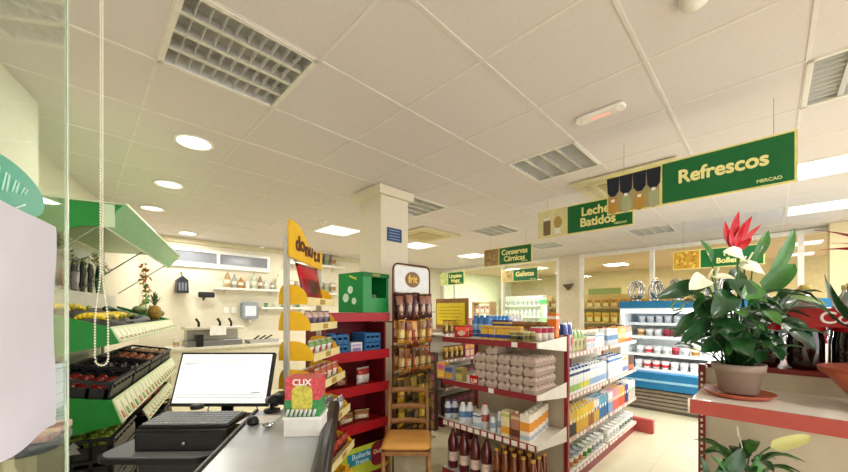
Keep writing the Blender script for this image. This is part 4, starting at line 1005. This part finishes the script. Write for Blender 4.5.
cb = MB(); cb.tube([(-.08,.02,.16),(-.12,.02,.08),(-.06,.05,.02),(.02,.06,.01)], .003, 6); cb.tube([(.15,.02,.16),(.17,.02,.07),(.12,.04,.01)], .003, 6); cb.build('cable', dark, t)
# ================================================================== PRODUCE RACK (along the slanted left side)
ro = cw(-2.05, 2.3)
RK = thing('produce_rack', 'green produce rack with sloping tiers and canopy at the left', 'produce rack', (ro.x, ro.y, 0), ANG_L)
gr = M('188a34', .4, var=.03); gp = M('a9cf9c', .3); LR = 2.4; DR = .70
def lp(s, w_): return (ro.x+dL.x*s+nL.x*w_, ro.y+dL.y*s+nL.y*w_)
RT = RK
# back panel: pale, reflective
MB().box(0, LR, DR, DR+.02, 0, 2.2).build('back_panel', M('e6f0d2', .25), RT)
MB().box(.2, LR, .56, .575, 1.5, 1.68).build('ledge_panel', M('eef0e2', .3), RT)
# tiers : (front height, rear height, front w, rear w, rail drop)
for (h0, h1, w0, w1, dr, sA_) in ((.91, 1.02, 0, .62, .16, 0), (1.395, 1.56, .01, .55, .11, 0), (.60, .66, .03, .4, .1, 1.0)):
    w0_ = w0
    for x in ((sA_-.012, LR) if not sA_ else (LR,)):
        MB().prism([(w0+.02, h0-.0),(w1, h1),(w1, h0-dr-.12),(w0-.03, h0-dr)], x, x+.012, 'x').build('end_panel', gr, RT)
    b = MB(); b.prism([(w0+.02, h0-.03),(w1, h1-.03),(w1, h1-.045),(w0+.02, h0-.05)], sA_, LR, 'x'); b.build('tray', M('1d1f22', .5), RT)
    b = MB(); b.prism([(w0+.015, h0),(w0+.022, h0),(w0-.028, h0-dr),(w0-.035, h0-dr)], sA_, LR, 'x', 0)
    n = int((LR-sA_)/.12)
    for k in range(n):
        s = sA_+(k+.5)*(LR-sA_)/n
        b.prism([(w0+.008, h0-.015),(w0+.014, h0-.015),(w0-.03, h0-dr+.012),(w0-.04, h0-dr+.012)], s-.047, s+.047, 'x', 1)
        b.prism([(w0+.0, h0-.05),(w0+.006, h0-.05),(w0-.03, h0-dr+.025),(w0-.041, h0-dr+.025)], s-.025, s+.02, 'x', 2+(k % 2))
    b.build('price_rail', [M('cfe0b0', .35), M('e9ecd2', .4), M('b07a50', .5), M('6f9a48', .5)], RT)
# canopy
MB().prism([(-.05,2.2),(.70,2.2),(.70,1.98),(.3,1.98),(.18,2.04),(.06,2.06)], -.015, 0, 'x').build('end_panel', gr, RT)
b = MB(); b.prism([(-.06,2.21),(-.05,2.21),(.07,2.07),(.06,2.06)], -.02, LR+.1, 'x', 0); b.box(-.02, LR+.1, -.055, .7, 2.205, 2.215, 1)
b.build('canopy', [M('74b87c', .25), M('bcd6a8', .4)], RT)
b = MB(); b.prism([(-.066,2.218),(-.054,2.218),(-.054,2.204),(-.066,2.204)], -.024, LR+.1, 'x'); b.prism([(.058,2.066),(.07,2.066),(.07,2.054),(.058,2.054)], -.024, LR+.1, 'x'); b.box(-.024,-.016,.0,.06,2.05,2.2); b.build('canopy_trim', M('cfe6c4', .3), RT)
for s in (.02, LR*.5, LR-.03):
    MB().tube([(s,.08,2.07),(s+.3,.6,1.72)], .006, 6).build('stay_rod', M('8fa890', .3, metal=.5), RT)
    MB().box(s,s+.03,.66,.69,0,2.2).build('upright', M('dfe4d0', .4), RT)
MB().box(0,LR,.1,.68,0,.12).build('plinth', M('202326', .5), RT)
# crates
pc_ = M('191b20', .45)
def pcrate(w_=.55, d_=.38, h_=.13):
    def mk():
        t = thing('produce_crate', '', ''); b = MB(); e = .012
        b.box(-w_/2,w_/2,-d_/2,d_/2,0,.01)
        for s in (-1,1):
            b.box(-w_/2,w_/2,s*d_/2-e/2,s*d_/2+e/2,0,h_*.62); b.box(-w_/2,w_/2,s*d_/2-e,s*d_/2+e,h_*.84,h_)
            b.box(s*w_/2-e/2,s*w_/2+e/2,-d_/2,d_/2,0,h_*.62); b.box(s*w_/2-e,s*w_/2+e,-d_/2,d_/2,h_*.84,h_)
            for k in range(6):
                a = -w_/2+w_*(k+.05)/6; b.box(a,a+.02,s*d_/2-e/2,s*d_/2+e/2,0,h_)
            for k in range(4):
                a = -d_/2+d_*(k+.05)/4; b.box(s*w_/2-e/2,s*w_/2+e/2,a,a+.02,0,h_)
        b.build('crate_body', pc_, t); return t
    return mk
def L(key, mk, s, w_, h, lab, cat, grp=None, rz=0, tilt=None):
    x, y = lp(s, w_); return put(key, mk, (x, y, h), ANG_L+rz, lab, cat, grp, tilt)
tierz = lambda w_: .88+.11*(w_-.02)/.6
nm4 = ['nearest','second','third','farthest']
for i in range(4):
    L('pc', pcrate(), .3+i*.6, .235, tierz(.235)+.012, 'black produce crate on the lower green tier, %s to the camera' % nm4[i], 'crate', 'black produce crates', tilt=(.18,0))
for i in range(4):
    for j in range(4 if i == 0 else 2):
        L('pc', None, .3+i*.6, .21, .125+.135*j+.0, 'black produce crate near the floor, %s column, %s layer' % (nm4[i], ['bottom','second','third','top'][j]), 'crate', 'crates under the produce rack')
o = L('emb', lambda: MB().prism([(0,.06),(.03,.02),(.012,.02),(.035,-.02),(-.035,-.02),(-.012,.02),(-.03,.02)], -.004, -.001, 'y').build('crate_emblem', M('9aa0a4')), -.0, .4, .35, 'small grey tree shaped mark on the black crates', 'emblem')
x, y = lp(.015, .21); o.location = (x, y, .6); o.rotation_euler.z = ANG_L-PI/2
def fruit(name, mat_c, rx, rz_, stem=None):
    def mk():
        t = thing(name, '', ''); 
        MB().lathe([(.001,0),(rx*.6,rz_*.12),(rx,rz_*.8),(rx*.95,rz_*1.3),(rx*.55,rz_*1.8),(rx*.1,rz_*1.92),(.001,rz_*1.85)], 14).build('flesh', M(mat_c, .35, var=.2, scale=30), t)
        if stem: MB().tube([(0,0,rz_*1.85),(.004,0,rz_*2.1)], .003, 5).build('stem', M(stem), t)
        return t
    return mk
def heap(key, mk, s0, s1, w0, w1, hf, step, lab, cat, grp, jz=.01, layers=1):
    s = s0; n = 0
    while s < s1:
        w_ = w0
        while w_ < w1:
            for l in range(layers):
                L(key, mk, s+RND.uniform(-.01,.01)+l*step/2, w_+RND.uniform(-.01,.01)+l*step/2, hf(w_)+RND.random()*jz+l*step*.7, lab, cat, grp, rz=RND.random()*6)
            w_ += step
        s += step
crh = lambda w_: tierz(.235)+.03+.18*(w_-.235)
heap('pep', fruit('red_pepper','9c1c16',.035,.035,'3c6a2a'), .1, .5, .12, .38, crh, .075, 'red pepper in the nearest crate of the lower green tier', 'pepper', 'red peppers')
heap('aub', fruit('aubergine','241428',.035,.045,'3a5a2a'), .7, 1.1, .12, .38, crh, .08, 'dark aubergine in the second crate of the lower green tier', 'aubergine', 'aubergines')
heap('oni', fruit('onion','b0653a',.034,.032,'a88a5a'), 1.3, 1.72, .1, .38, lambda w_: crh(w_)+.05, .07, 'brown onion in the third crate of the lower green tier', 'onion', 'brown onions')
heap('pot', fruit('potato','b98f5a',.034,.03), 1.9, 2.3, .1, .38, lambda w_: crh(w_)+.04, .075, 'pale potato in the farthest crate of the lower green tier', 'potato', 'potatoes')
heap('apl', fruit('pear','8fa83a',.035,.045,'6a5a2a'), .07, .54, .07, .38, lambda w_: .575, .08, 'green yellow pear in the top crate near the floor', 'pear', 'pears near the floor')
heap('tom', fruit('tomato','b8452a',.034,.03,'3c6a2a'), 1.05, 2.3, .1, .36, lambda w_: .585+.1*w_, .09, 'tomato on the lowest tier of the produce rack', 'tomato', 'tomatoes on the lowest tier')
# bananas
def bananas():
    t = thing('banana_bunch', '', '')
    for k in range(5):
        a = -.35+k*.17; pts = []
        for q in range(8):
            th = -.9+q*1.8/7; pts.append((math.sin(th)*.1, (k-2)*.028, .02+.06*(math.cos(th)-math.cos(.9))*1.2))
        b = MB(); r = [.006,.014,.018,.019,.019,.018,.014,.006]
        for q in range(7): b.tube([pts[q], pts[q+1]], r[q], 8, r2=r[q+1])
        b.build('banana', M('e6c62a', .45, var=.15, scale=20), t)
    MB().tube([(-.09,-.05,.03),(-.1,0,.045),(-.09,.05,.03)], .012, 6).build('stem', M('8a8a2a'), t); return t
for i, (s, w_) in enumerate(((.1,.14),(.12,.34),(.38,.14),(.42,.35),(.68,.16))):
    L('ban', bananas, s, w_, 1.385+.305*(w_-.01), 'bunch of yellow bananas on the top tier, %s' % ['at the near front corner','behind the front corner','second along the front','second along the rear','third along'][i], 'bananas', 'banana bunches', rz=PI/2+.3*(i % 2))
for i in range(4):
    L('cuc', lambda: MB().tube([(-.11,0,.025),(-.1,0,.028),(-.04,0,.03),(.06,.01,.03),(.11,.015,.026)], .024, 10).build('cucumber', M('24442c', .4, var=.25)), 1.1+.08*i, .12+.08*i, 1.385+.305*(.12+.08*i), 'dark green cucumber on the top tier, %s from the front' % ['first','second','third','fourth'][i], 'cucumber', 'cucumbers')
t = thing('pineapple', 'pineapple standing on the far part of the top tier', 'pineapple', (*lp(1.86, .1), 1.405))
MB().lathe([(.03,0),(.055,.03),(.062,.08),(.055,.13),(.03,.155),(.001,.158)], 18).build('flesh', M('9a7a2e', .6, var=.5, scale=60, bump=.8), t)
b = MB()
for k in range(26):
    a = k*2.4; l_ = .06+.004*k; leaf(b, (0,0,.15), (math.cos(a)*(.09-.003*k), math.sin(a)*(.09-.003*k), .17+l_), .02, (math.cos(a),math.sin(a),.4), -.1, 'lance', nu=5)
b.build('crown', M('5a7a4a', .5), t)
for i in range(9):
    L('lett', fruit('artichoke','6d7f4a',.045,.04,'4a5a2a'), 1.93+.095*(i % 5), .12+.15*(i//5), 1.385+.305*(.15+.15*(i//5)), 'green vegetable head at the far end of the top tier, %s row, place %s' % (['front','rear'][i//5], ['one','two','three','four','five'][i % 5]), 'vegetable', 'green vegetable heads')
# hanging net bags & plants in front of rack's back panel
def hangbag(name, c1, c2, c3): return bag(name, .14,.3,.06,c1,c2,c3)
for i, (s, key, c, lab) in enumerate(((1.2,'hb1',('c8604a','a8a29a','b03a2a'),'reddish net bag hanging inside the produce rack'),(1.42,'hb2',('8f8f92','55585c','c8c8c4'),'grey bag hanging in the produce rack'),(1.62,'hb3',('1b1e1c','3a403a','7d8a70'),'black patterned bag hanging in the produce rack'),(1.82,'hb3',None,'second black patterned bag hanging in the produce rack'),(2.06,'hb4',('1e5a34','143a24','3a8a50'),'dark green bag hanging in the produce rack'))):
    L(key, hangbag('hanging_bag', *c) if c else None, s, .63, 1.69, lab, 'bag', 'bags hanging in the produce rack', rz=0, tilt=(.0,.06))
# mid shelf wire with leaves
t = thing('leaf_garland', 'garland of green and yellow leaves under the canopy', 'garland', (*lp(0,0),0), ANG_L)
b = MB(); rr = random.Random(9); m3 = [M('5a9a3e',.5), M('b8b04a',.5), M('c87a3a',.5)]
pts = [(.5+k*.1, .66, 2.02-.04*math.sin(k*.8)) for k in range(19)]
for k in range(150):
    p = pts[rr.randrange(19)]; q = Vector((p[0]+rr.uniform(-.06,.06), p[1]-.01-rr.random()*.05, p[2]+rr.uniform(-.05,.05)))
    leaf(b, q, q+Vector((rr.uniform(-.04,.04), -.02, rr.uniform(-.04,.04))), .03, (0,-1,.3), .1, 'heart', rr.choice((0,0,1,2)), nu=4)
b.build('leaves', m3, t); MB().tube(pts, .004, 5).build('stem', M('4a6a30'), t)
t = thing('leaf_garland', 'garland of leaves hanging down at the far end of the produce rack', 'garland', (*lp(LR+.12,.3),0), ANG_L)
b = MB()
for k in range(150):
    h = 1.25+.85*rr.random(); q = Vector((rr.uniform(-.04,.04), rr.uniform(-.04,.04), h))
    leaf(b, q, q+Vector((rr.uniform(-.06,.06), rr.uniform(-.05,.05), rr.uniform(-.05,.02))), .035, (-.6,-.6,.3), .1, 'heart', 2 if (h > 1.6 and rr.random() < .5) else rr.choice((0,0,1)), nu=4)
b.build('leaves', m3, t); MB().tube([(0,0,2.06),(.01,0,1.7),(0,0,1.22)], .004, 5).build('stem', M('4a6a30'), t)

# ================================================================== BACK WALL ITEMS
YB = 7.4
def frame_win():
    p0 = onY(166, 244, YB); p1 = onY(269, 278, YB)
    h1 = onY(166, 246, YB).z; h0 = onY(166, 265, YB).z
    b = MB(); x0, x1 = p0.x, p1.x; t_ = .05; xm = onY(218, 255, YB).x
    b.box(x0,x1,YB-.05,YB-.001,h1-t_,h1); b.box(x0,x1,YB-.05,YB-.001,h0,h0+t_)
    for x in (x0, xm-t_/2, x1-t_): b.box(x,x+t_,YB-.05,YB-.001,h0+t_,h1-t_)
    o = struct(b.build('window_3', M('f3f4f2', .4), None))
    MB().box(x0+.03,x1-.03,YB-.02,YB-.01,h0+.03,h1-.03).build('glass_pane', M('8f939e', .15), o)
    MB().box(x0+.05,x1-.05,YB-.024,YB-.02,h0+.05,h0+.09).build('blind_edge', M('dfe2e6', .4), o)
frame_win()
def wshelf(u0, u1, v, d, lab):
    p0 = onY(u0, v, YB-d); p1 = onY(u1, v, YB-d)
    t = thing('wall_shelf', lab, 'shelf', ((p0.x+p1.x)/2, YB-.001, p0.z)); W = p1.x-p0.x
    MB().box(-W/2, W/2, -d, 0, -.02, .02).build('board', white, t)
    for s in (-.7, .7): MB().prism([(0,-.021),(-d*.8,-.021),(0,-.12)], s*W/2, s*W/2+.015, 'x').build('bracket', white, t)
    return (p0.x, p1.x, p0.z+.02)
s1 = wshelf(216, 283, 288, .22, 'long white wall shelf below the high window')
desc = ['slim cream','round tan','small grey','tall amber','white','pale green','squat brown','clear','grey green','ivory']
dc = ['d9cfb0','b08f60','9c9c94','b07a3a','ece9e0','b9c4a8','8f6f50','c9cdc8','93a08c','e6dfc6']
for i in range(10):
    x = s1[0]+.1+i*(s1[1]-s1[0]-.16)/9
    put('bw%d' % i, bottle('decorative_bottle', .16+.05*((i*7) % 4), .04+.008*(i % 2), dc[i], ['8a5a3a','d8d2c0','333333'][i % 3], 'e6e0d0', neck=.35), (x, YB-.11, s1[2]+.001), 0, desc[i]+' decorative bottle on the long wall shelf, %s place from the left' % ['first','second','third','fourth','fifth','sixth','seventh','eighth','ninth','tenth'][i], 'bottle', 'bottles on the wall shelf')
s2_ = wshelf(262, 310, 308, .22, 'short white wall shelf lower right of the long one')
for i in range(5):
    x = s2_[0]+.12+i*.17
    put('sw%d' % (i % 2), tub('cup', .04,.09,['2e7a4a','d8d8d0'][i % 2],['e6e6e0','c0c8c0'][i % 2],['6fa070','a8b8a0'][i % 2]), (x, YB-.11, s2_[2]+.001), 0, '%s cup on the short wall shelf, place %s' % (['green','white'][i % 2], ['one','two','three','four','five'][i]), 'cup', 'cups on the short wall shelf')
# upper shelves further right with goods
p0 = onY(296, 300, YB)
for j, v in enumerate((262, 292)):
    s3 = wshelf(288, 345, v, .25, ['upper','lower'][j]+' white wall shelf between the donut stand and the pillar')
    for i in range(7):
        x = s3[0]+.12+i*(s3[1]-s3[0]-.2)/7
        put('ws%d%d' % (j, i % 2), tub('storage_jar', .07,.24,['e2ded2','b5a890'][i % 2],['c8b48c','d8d8d0'][i % 2],['b08a5a','88a08a'][i % 2]), (x, YB-.12, s3[2]+.001), 0, 'storage jar on the %s right wall shelf, place %s' % (['upper','lower'][j], ['one','two','three','four','five','six','seven'][i]), 'jar', 'storage jars on the right wall shelves')
# lantern
q = onY(182, 293, YB-.12)
t = thing('wall_lantern', 'black wall lantern on the back wall', 'lantern', (q.x, YB-.001, q.z))
MB().prism([(-.09,0),(.09,0),(.08,.22),(-.08,.22)], -.19, -.03, 'y').build('lantern_body', M('262930', .4), t)
for k in range(3): MB().box(-.06+k*.045,-.035+k*.045,-.195,-.189,.04,.18).build('glass_pane', M('7a8290', .2), t)
MB().prism([(-.09,.22),(.09,.22),(.0,.3)], -.18, -.04, 'y').build('roof', M('262930', .4), t)
MB().tube([(0,-.11,.3),(0,-.11,.36),(0,0,.36)], .01, 6).build('hook', M('8a7a60', .4), t)
# black scanner like wall device
q = onY(206, 297, YB-.1)
t = thing('knife_holder', 'black box shaped wall fixture with a shadow below', 'wall fixture', (q.x, YB-.001, q.z))
MB().prism(rrect(.26,.1,.04), -.05, .05, T=Matrix.Translation((0,-.13,0.04)) @ Matrix.Rotation(0,4,'X')).build('body', M('1a1a1e', .35), t, bevel=.02)
MB().tube([(0,0,.0),(-.03,-.1,.0),(-.06,-.16,-.06)], .015, 8).build('arm', M('1a1a1e', .4), t)
# dispenser
q = onY(250, 320, YB-.1)
t = thing('paper_dispenser', 'grey wall dispenser with a white front window', 'dispenser', (q.x, YB-.001, q.z))
MB().prism(rrect(.3,.34,.05,5,0,.19), -.14, 0, 'y').build('housing', M('8c98a2', .35), t, bevel=.01)
MB().box(-.1,.1,-.146,-.14,.08,.28).build('front_window', M('dfe6f2', .3), t)
MB().lathe([(.05,-.06),(.03,.03)], 12, (0,-.07)).build('nozzle', M('e6e6e2', .4), t)
# pictures
for i in range(2):
    q = onY(226+i*8, 314, YB)
    t = thing('wall_notice', ['small pale framed notice, the left one on the back wall','small pale framed notice, the right one on the back wall'][i], 'notice', (q.x, YB-.001, q.z))
    MB().box(-.06,.06,-.01,0,0,.16).build('frame', M('d8d6c4', .6), t)
    MB().box(-.045,.045,-.012,-.01,.02,.14).build('paper', M('f0efe4', .6), t)
# back work counter with slicer-like machine and trays
q0 = onY(170, 345, 6.7); q1 = onY(292, 345, 6.7)
t = thing('work_counter', 'white work counter along the back wall', 'counter', ((q0.x+q1.x)/2, 7.0, 0)); W = q1.x-q0.x
MB().box(-W/2,W/2,-.35,.38,.86,.9).build('worktop', M('e4e0cf', .3), t)
MB().box(-W/2+.02,W/2-.02,-.3,.36,0,.86).build('cabinet', M('e0dcc8', .5), t)
q = onY(214, 345, 6.9)
t = thing('coffee_machine', 'steel catering machine with three black handles on the work counter', 'machine', (q.x, 6.95, .901))
MB().box(-.42,.42,-.2,.2,0,.1).build('base', M('8a8d8e', .3, metal=.7), t, bevel=.01)
MB().box(-.4,.4,-.02,.2,.1,.28).build('machine_body', M('b5b4a8', .35, metal=.5), t, bevel=.01)
MB().box(-.44,.44,-.2,.2,.28,.33).build('top_cover', M('cfcdc0', .35, metal=.4), t, bevel=.01)
MB().box(-.1,.15,-.21,-.2,.18,.34).build('paper_label', M('f4f3ee', .5), t)
for x in (-.24, .08, .26): MB().tube([(x,-.1,.33),(x,-.1,.4),(x-.04,-.1,.47)], .02, 8).build('handle', black, t)
MB().box(-.3,-.2,-.24,-.1,.0,.2).build('side_tank', black, t)
q = onY(262, 345, 6.9)
t = thing('tool_tray', 'grey tray with black utensils at the right of the work counter', 'tray', (q.x, 6.9, .901))
MB().prism([(-.25,0),(.25,0),(.28,.06),(-.28,.06)], -.15, .15, 'y').build('tray_body', M('b8b8b4', .4, metal=.4), t)
for k in range(3): MB().tube([(-.15+k*.1,0,.06),(-.05+k*.12,.0,.13)], .015, 6).build('utensil', black, t)
for i in range(1):
    put('wj%d' % (i % 2), tub('storage_jar', .045,.14,['dcd8cc','a8b09c'][i % 2],['e8e6de','6a7a6a'][i % 2],['b89a6a','d8d8d0'][i % 2]), (q0.x+.12+i*.1, 6.95+.1*(i % 2), .901), 0, 'small jar at the left end of the work counter, place %s' % ['one','two','three','four','five','six'][i], 'jar', 'jars on the work counter')

# ================================================================== BEYOND THE GLASS + FAR SHELVES
def far_unit(name, loc, W, n, lvls, bodyc, lab, rz, mk_rows):
    t = thing(name, lab, 'shelving', loc, rz)
    MB().box(-W/2,W/2,.3,.33,0,lvls[-1]+.35).build('back_panel', M(bodyc), t)
    for s in (-1,1): MB().box(s*W/2-.02,s*W/2+.02,0,.33,0,lvls[-1]+.35).build('side_panel', M(bodyc), t)
    for lv in lvls: MB().box(-W/2,W/2,0,.3,lv-.03,lv).build('shelf', M(bodyc), t)
    T = Matrix.Rotation(rz, 3, 'Z')
    for r, (key, mk, step, desc) in enumerate(mk_rows):
        lv = lvls[r]; k = int((W-.1)/step)
        for i in range(k):
            p = T @ Vector((-W/2+.05+step*(i+.5), .14, 0)); put(key, mk, (loc[0]+p.x, loc[1]+p.y, lv+.001), rz, desc, 'pack', desc+'s row')
far_unit('far_shelving', (9.7, 2.9, 0), 3.4, 0, [.4,.8,1.2,1.6], 'c9b27a', 'long tan shelving with yellow goods beyond the glazed wall', -PI/2, [
  ('fa', box_pack('yellow_pack', .16,.1,.26,'e0a82a','c07a1a','f2dc80'), .2, 'yellow pack on the lowest shelf beyond the glass'), ('fb', box_pack('orange_pack', .16,.1,.26,'d87a2a','f0c040','f2dc80'), .2, 'orange pack on the second shelf beyond the glass'),
  ('fc', box_pack('yellow_pack', .16,.1,.26,'e8c040','d8902a','fbf0b0'), .2, 'golden pack on the third shelf beyond the glass'), ('fd', box_pack('tan_pack', .16,.1,.22,'d0a860','a87a3a','f0e0b0'), .2, 'tan pack on the top shelf beyond the glass')])
far_unit('far_shelving', (11.2, 6.3, 0), 1.6, 0, [.5,.9,1.3,1.7], 'f0f0e8', 'white shelving with bottles beyond the left window', -PI/2, [
  ('fe', bottle('white_bottle', .26,.05,'dfe4e2','b8c8d0','9ab0b8'), .16, 'white bottle on the first shelf beyond the left window'), ('ff', bottle('grey_bottle', .26,.05,'b8bfc0','e8e8e8','7a8a90'), .16, 'grey bottle on the second shelf beyond the left window'),
  ('fe2', bottle('white_bottle', .26,.05,'e6e6dc','8a9a8a','c0c8b8'), .16, 'cream bottle on the third shelf beyond the left window'), ('fg', bottle('grey_bottle', .26,.05,'c8ccc8','6a6a6a','a0a8a0'), .16, 'pale bottle on the top shelf beyond the left window')])
t = thing('green_cabinet', 'pale green service cabinet with two screens beyond the left window', 'cabinet', (10.2, 4.55, 0), -PI/2)
MB().box(-.5,.5,0,.5,0,1.9).build('cabinet_body', M('9fce9a', .4), t, bevel=.02)
MB().box(-.55,.55,-.02,.5,1.75,1.85).build('green_band', M('3f9a5a', .4), t)
for x in (-.24,.24): MB().box(x-.17,x+.17,-.01,.01,1.3,1.62).build('screen', M('dfe8ee', .3, emit=.5), t)
MB().box(-.48,.48,-.15,.0,.95,1.05).build('ledge', M('e6ead8', .4), t)
t = thing('notice_board', 'olive green notice board on the far room wall', 'board', (12.38, 3.9, 1.9), -PI/2)
MB().box(-.5,.5,0,.02,0,.35).build('panel', M('6f7a34', .5), t); MB().box(-.52,.52,.005,.019,-.02,.37).build('frame', M('b8a860'), t)
t = thing('wall_speaker', 'small dark wedge shaped speaker on the wall pillar between the windows', 'speaker', (8.148, (pA+pB)/2, onX(569,287,8.15).z), -PI/2)
MB().prism([(-.12,.06),(.12,.06),(.06,-.0),(0,-.08),(-.06,0)], -.1, 0, 'y').build('speaker_body', M('5e4a2c', .4), t)
for i, (u, lab) in enumerate(((482,'wooden shelf tower left of the far window'),)):
    q = onX(u, 320, 7.9)
    t = thing('wooden_tower', lab, 'shelving', (7.7, q.y-.1, 0), -PI/2)
    for s in (-1,1): MB().box(s*.28-.02,s*.28+.02,0,.3,0,1.75).build('side_panel', M('c9a878', .5), t)
    for h in (.3,.7,1.1,1.45,1.73): MB().box(-.26,.26,0,.3,h-.02,h).build('shelf', M('c9a878', .5), t)
    for j, h in enumerate((1.1,1.45)):
        for k in range(3): 
            put('tw%d' % j, box_pack('small_box', .12,.1,.2,['d8504a','e6ded0'][j],['f0d0c0','b87a50'][j],'fbeee0'), (7.7+.12, q.y-.1+(k-1)*.16, h+.001), -PI/2, '%s box on the wooden tower, %s' % (['red','cream'][j], ['left','middle','right'][k]), 'box', 'boxes on the wooden tower')

# ================================================================== NEAR LEFT: glass panel, notices, bead chain, grey counter
ze = .85; eg = cw(-1.032*ze, ze)
gt = thing('glass_screen', 'clear glass screen with a pale green edge at the left', 'glass screen', (eg.x, eg.y, 0), ANG_L)
MB().box(-.6, 0, 0, .008, 0, 2.79).build('glass_pane', glassm, gt)
MB().box(0, .006, -.002, .010, 0, 2.79).build('polished_edge', M('cfe0c8', .2), gt)
def G_(s): return (eg.x+dL.x*s, eg.y+dL.y*s)
n_out = -nL
def on_glass(u, v):
    """distance along the glass (negative = nearer) and height of a point seen through (u, v)"""
    d = ray(u); # solve eg + dL*s = d*z
    det = dL.x*(-d.y)+dL.y*d.x
    s = (-eg.x*(-d.y)-eg.y*d.x)/det
    z = ((eg.x+dL.x*s)*S2+(eg.y+dL.y*s)*S2)
    return s, HC-(v-V0)*z/F
sA, hA = on_glass(50, 227); sB, hB = on_glass(50, 424); sC, hC = on_glass(0, 203)
t = thing('paper_notice', 'large blank white paper taped inside the glass screen', 'paper', (*G_(0), 0), ANG_L)
b = MB()
def fn(u, v):
    s = sA-(u*.34)-.004; h = hB+(hA-hB)*v-.012*(1-v)*0
    return (s, -.008-.004*(1-math.cos(u*5))-.003*math.sin(v*9+u*4)-.003*math.sin(v*21)*u-.004*abs((v*2.0+u*.25) % 1-.5), h+.004*math.sin(u*9)*(1 if v < .5 else .3))
b.grid(fn, 28, 60); b.build('sheet', M('d9d6e4', .8, var=.02), t)
t = thing('receipt_sheet', 'narrow white printed sheet between the big paper and the glass edge', 'paper', (*G_(0), 0), ANG_L)
s0, h0 = on_glass(66, 361); s1_, h1_ = on_glass(49, 414)
MB().box(sA-.01, s0, .010, .013, h1_, h0).build('sheet', M('eef2f4', .7), t)
b = MB(); 
for k in (.08,.3,.55,.85): b.box(sA, s0-.004, .0095, .010, h1_+(h0-h1_)*k, h1_+(h0-h1_)*k+.0015)
b.build('print_lines', M('8a94a4'), t)
t = thing('oval_sticker', 'teal oval sticker with a pale hand emblem on the glass', 'sticker', (*G_(0), 0), ANG_L)
sE, hE = on_glass(43, 195); sM, hM = on_glass(5, 185)
cxs = sM; rad = sE-sM; 
T = Matrix.Translation((cxs, 0, hM))
MB().prism([(rad*math.cos(k*PI/24), .049*math.sin(k*PI/24)) for k in range(48)], -.0025, -.0008, 'y', T=T).build('sticker_disc', M('3fa88a', .4), t)
MB().prism([(rad*.96*math.cos(k*PI/24), .0465*math.sin(k*PI/24)) for k in range(48)], -.003, -.0024, 'y', T=T).build('inner_disc', M('46ad90', .4), t)
b = MB(); mm = rad*.2
for k in range(4):
    x = -rad*.35+k*mm*1.1; b.tube([(x, -.004, -.02+.006*k), (x+.012, -.004, .025-.004*k), (x+.022, -.004, .024-.004*k), (x+.012, -.004, -.018+.006*k)], .0018, 5, T=T)
b.tube([(-rad*.35, -.004, -.025), (0, -.004, -.045), (rad*.4, -.004, -.02)], .0018, 5, T=T)
b.build('hand_emblem', M('b9e0d0', .4), t)
# bead chain
bz = 1.05; bc = cw((101.5-424)/F*bz, bz)
t = thing('bead_chain', 'white bead pull chain hanging in a loop from the ceiling', 'chain', (bc.x, bc.y, 1.3))
hb = HC-(359-V0)*bz/F-1.3; rad = .020; topz = 2.795-1.3
hz = HC-(270-V0)*bz/F-1.3
def half(z):
    k = min(1, max(0, (hz-z)/(hz-hb)*1.6)); return .0032+(rad-.0032)*k*k*(3-2*k)
path = []; z = topz
while z > hb: path.append((-half(z), z)); z -= .0085
for k in range(1, 8): a = PI+k*PI/8; path.append((rad*math.cos(a), hb+rad*math.sin(a)))
z = hb
while z < topz: path.append((half(z), z)); z += .0085
b = MB()
for (x, z) in path: b.ball((x*S2, -x*S2, z), .003, n=6)
b.build('beads', M('ece9d6', .4), t)
MB().tube([(x*S2, -x*S2, z) for x, z in path[::3]], .001, 4).build('cord', M('d8d4c0'), t)
MB().box(-.03,.03,-.02,.02,topz-.0,topz+.008).build('ceiling_clip', M('ece9d6'), t)
# grey tray counter low left with wrapped packs
q = cw(-1.72, 1.42)
t = thing('meat_counter', 'dark grey rounded counter low at the left behind the glass', 'counter', (q.x, q.y, 0), ANG_L)
MB().prism(rrect(.32,.36,.1,6,0,.0), .93, .97).build('counter_top', M('5c5f62', .4), t, bevel=.01)
MB().box(-.12,.12,-.13,.13,0,.93).build('base_cabinet', M('b8b090', .6), t)
for i in range(4):
    T = Matrix.Rotation(ANG_L, 3, 'Z'); p = T @ Vector((-.07+.14*(i % 2), -.09+.18*(i//2), 0))
    put('pk', lambda: MB().prism(rrect(.11,.16,.02), 0, .03).build('meat_pack', M('c99a96', .3, var=.4, scale=30), None, bevel=.005), (q.x+p.x, q.y+p.y, .972), ANG_L, 'pink film wrapped pack on the grey counter, %s row, place %s' % (['front','rear'][i//2], ['one','two'][i % 2]), 'food pack', 'wrapped packs on the grey counter')

# ================================================================== pieces that belong to a part
SUB = {'lettering': ('green_field','header','emblem','blue_panel','film','box_body','header_strip','header_panel','panel'), 'logo': ('green_field',), 'screen_content': ('screen',), 'bottle_label': ('bottle_body',),
       'canopy_trim': ('canopy',), 'print_lines': ('panel','sheet','poster_sheet'), 'cross_louvre': ('frame',), 'stem': ('flesh',), 'lock': ('drawer_front',), 'inner_disc': ('sticker_disc',), 'glow_strip': ('lens',), 'keypad': ('terminal_screen',), 'nozzle': ('housing',), 'louvre': ('frame',)}
bpy.context.view_layer.update()
for r in [o for o in bpy.data.objects if o.parent is None and 'label' in o]:
    kids = list(r.children); nm = {}
    for c in kids: nm.setdefault(c.name.split('.')[0], c)
    for c in kids:
        for p in SUB.get(c.name.split('.')[0], ()):
            if p in nm and nm[p] is not c: c.parent = nm[p]; break
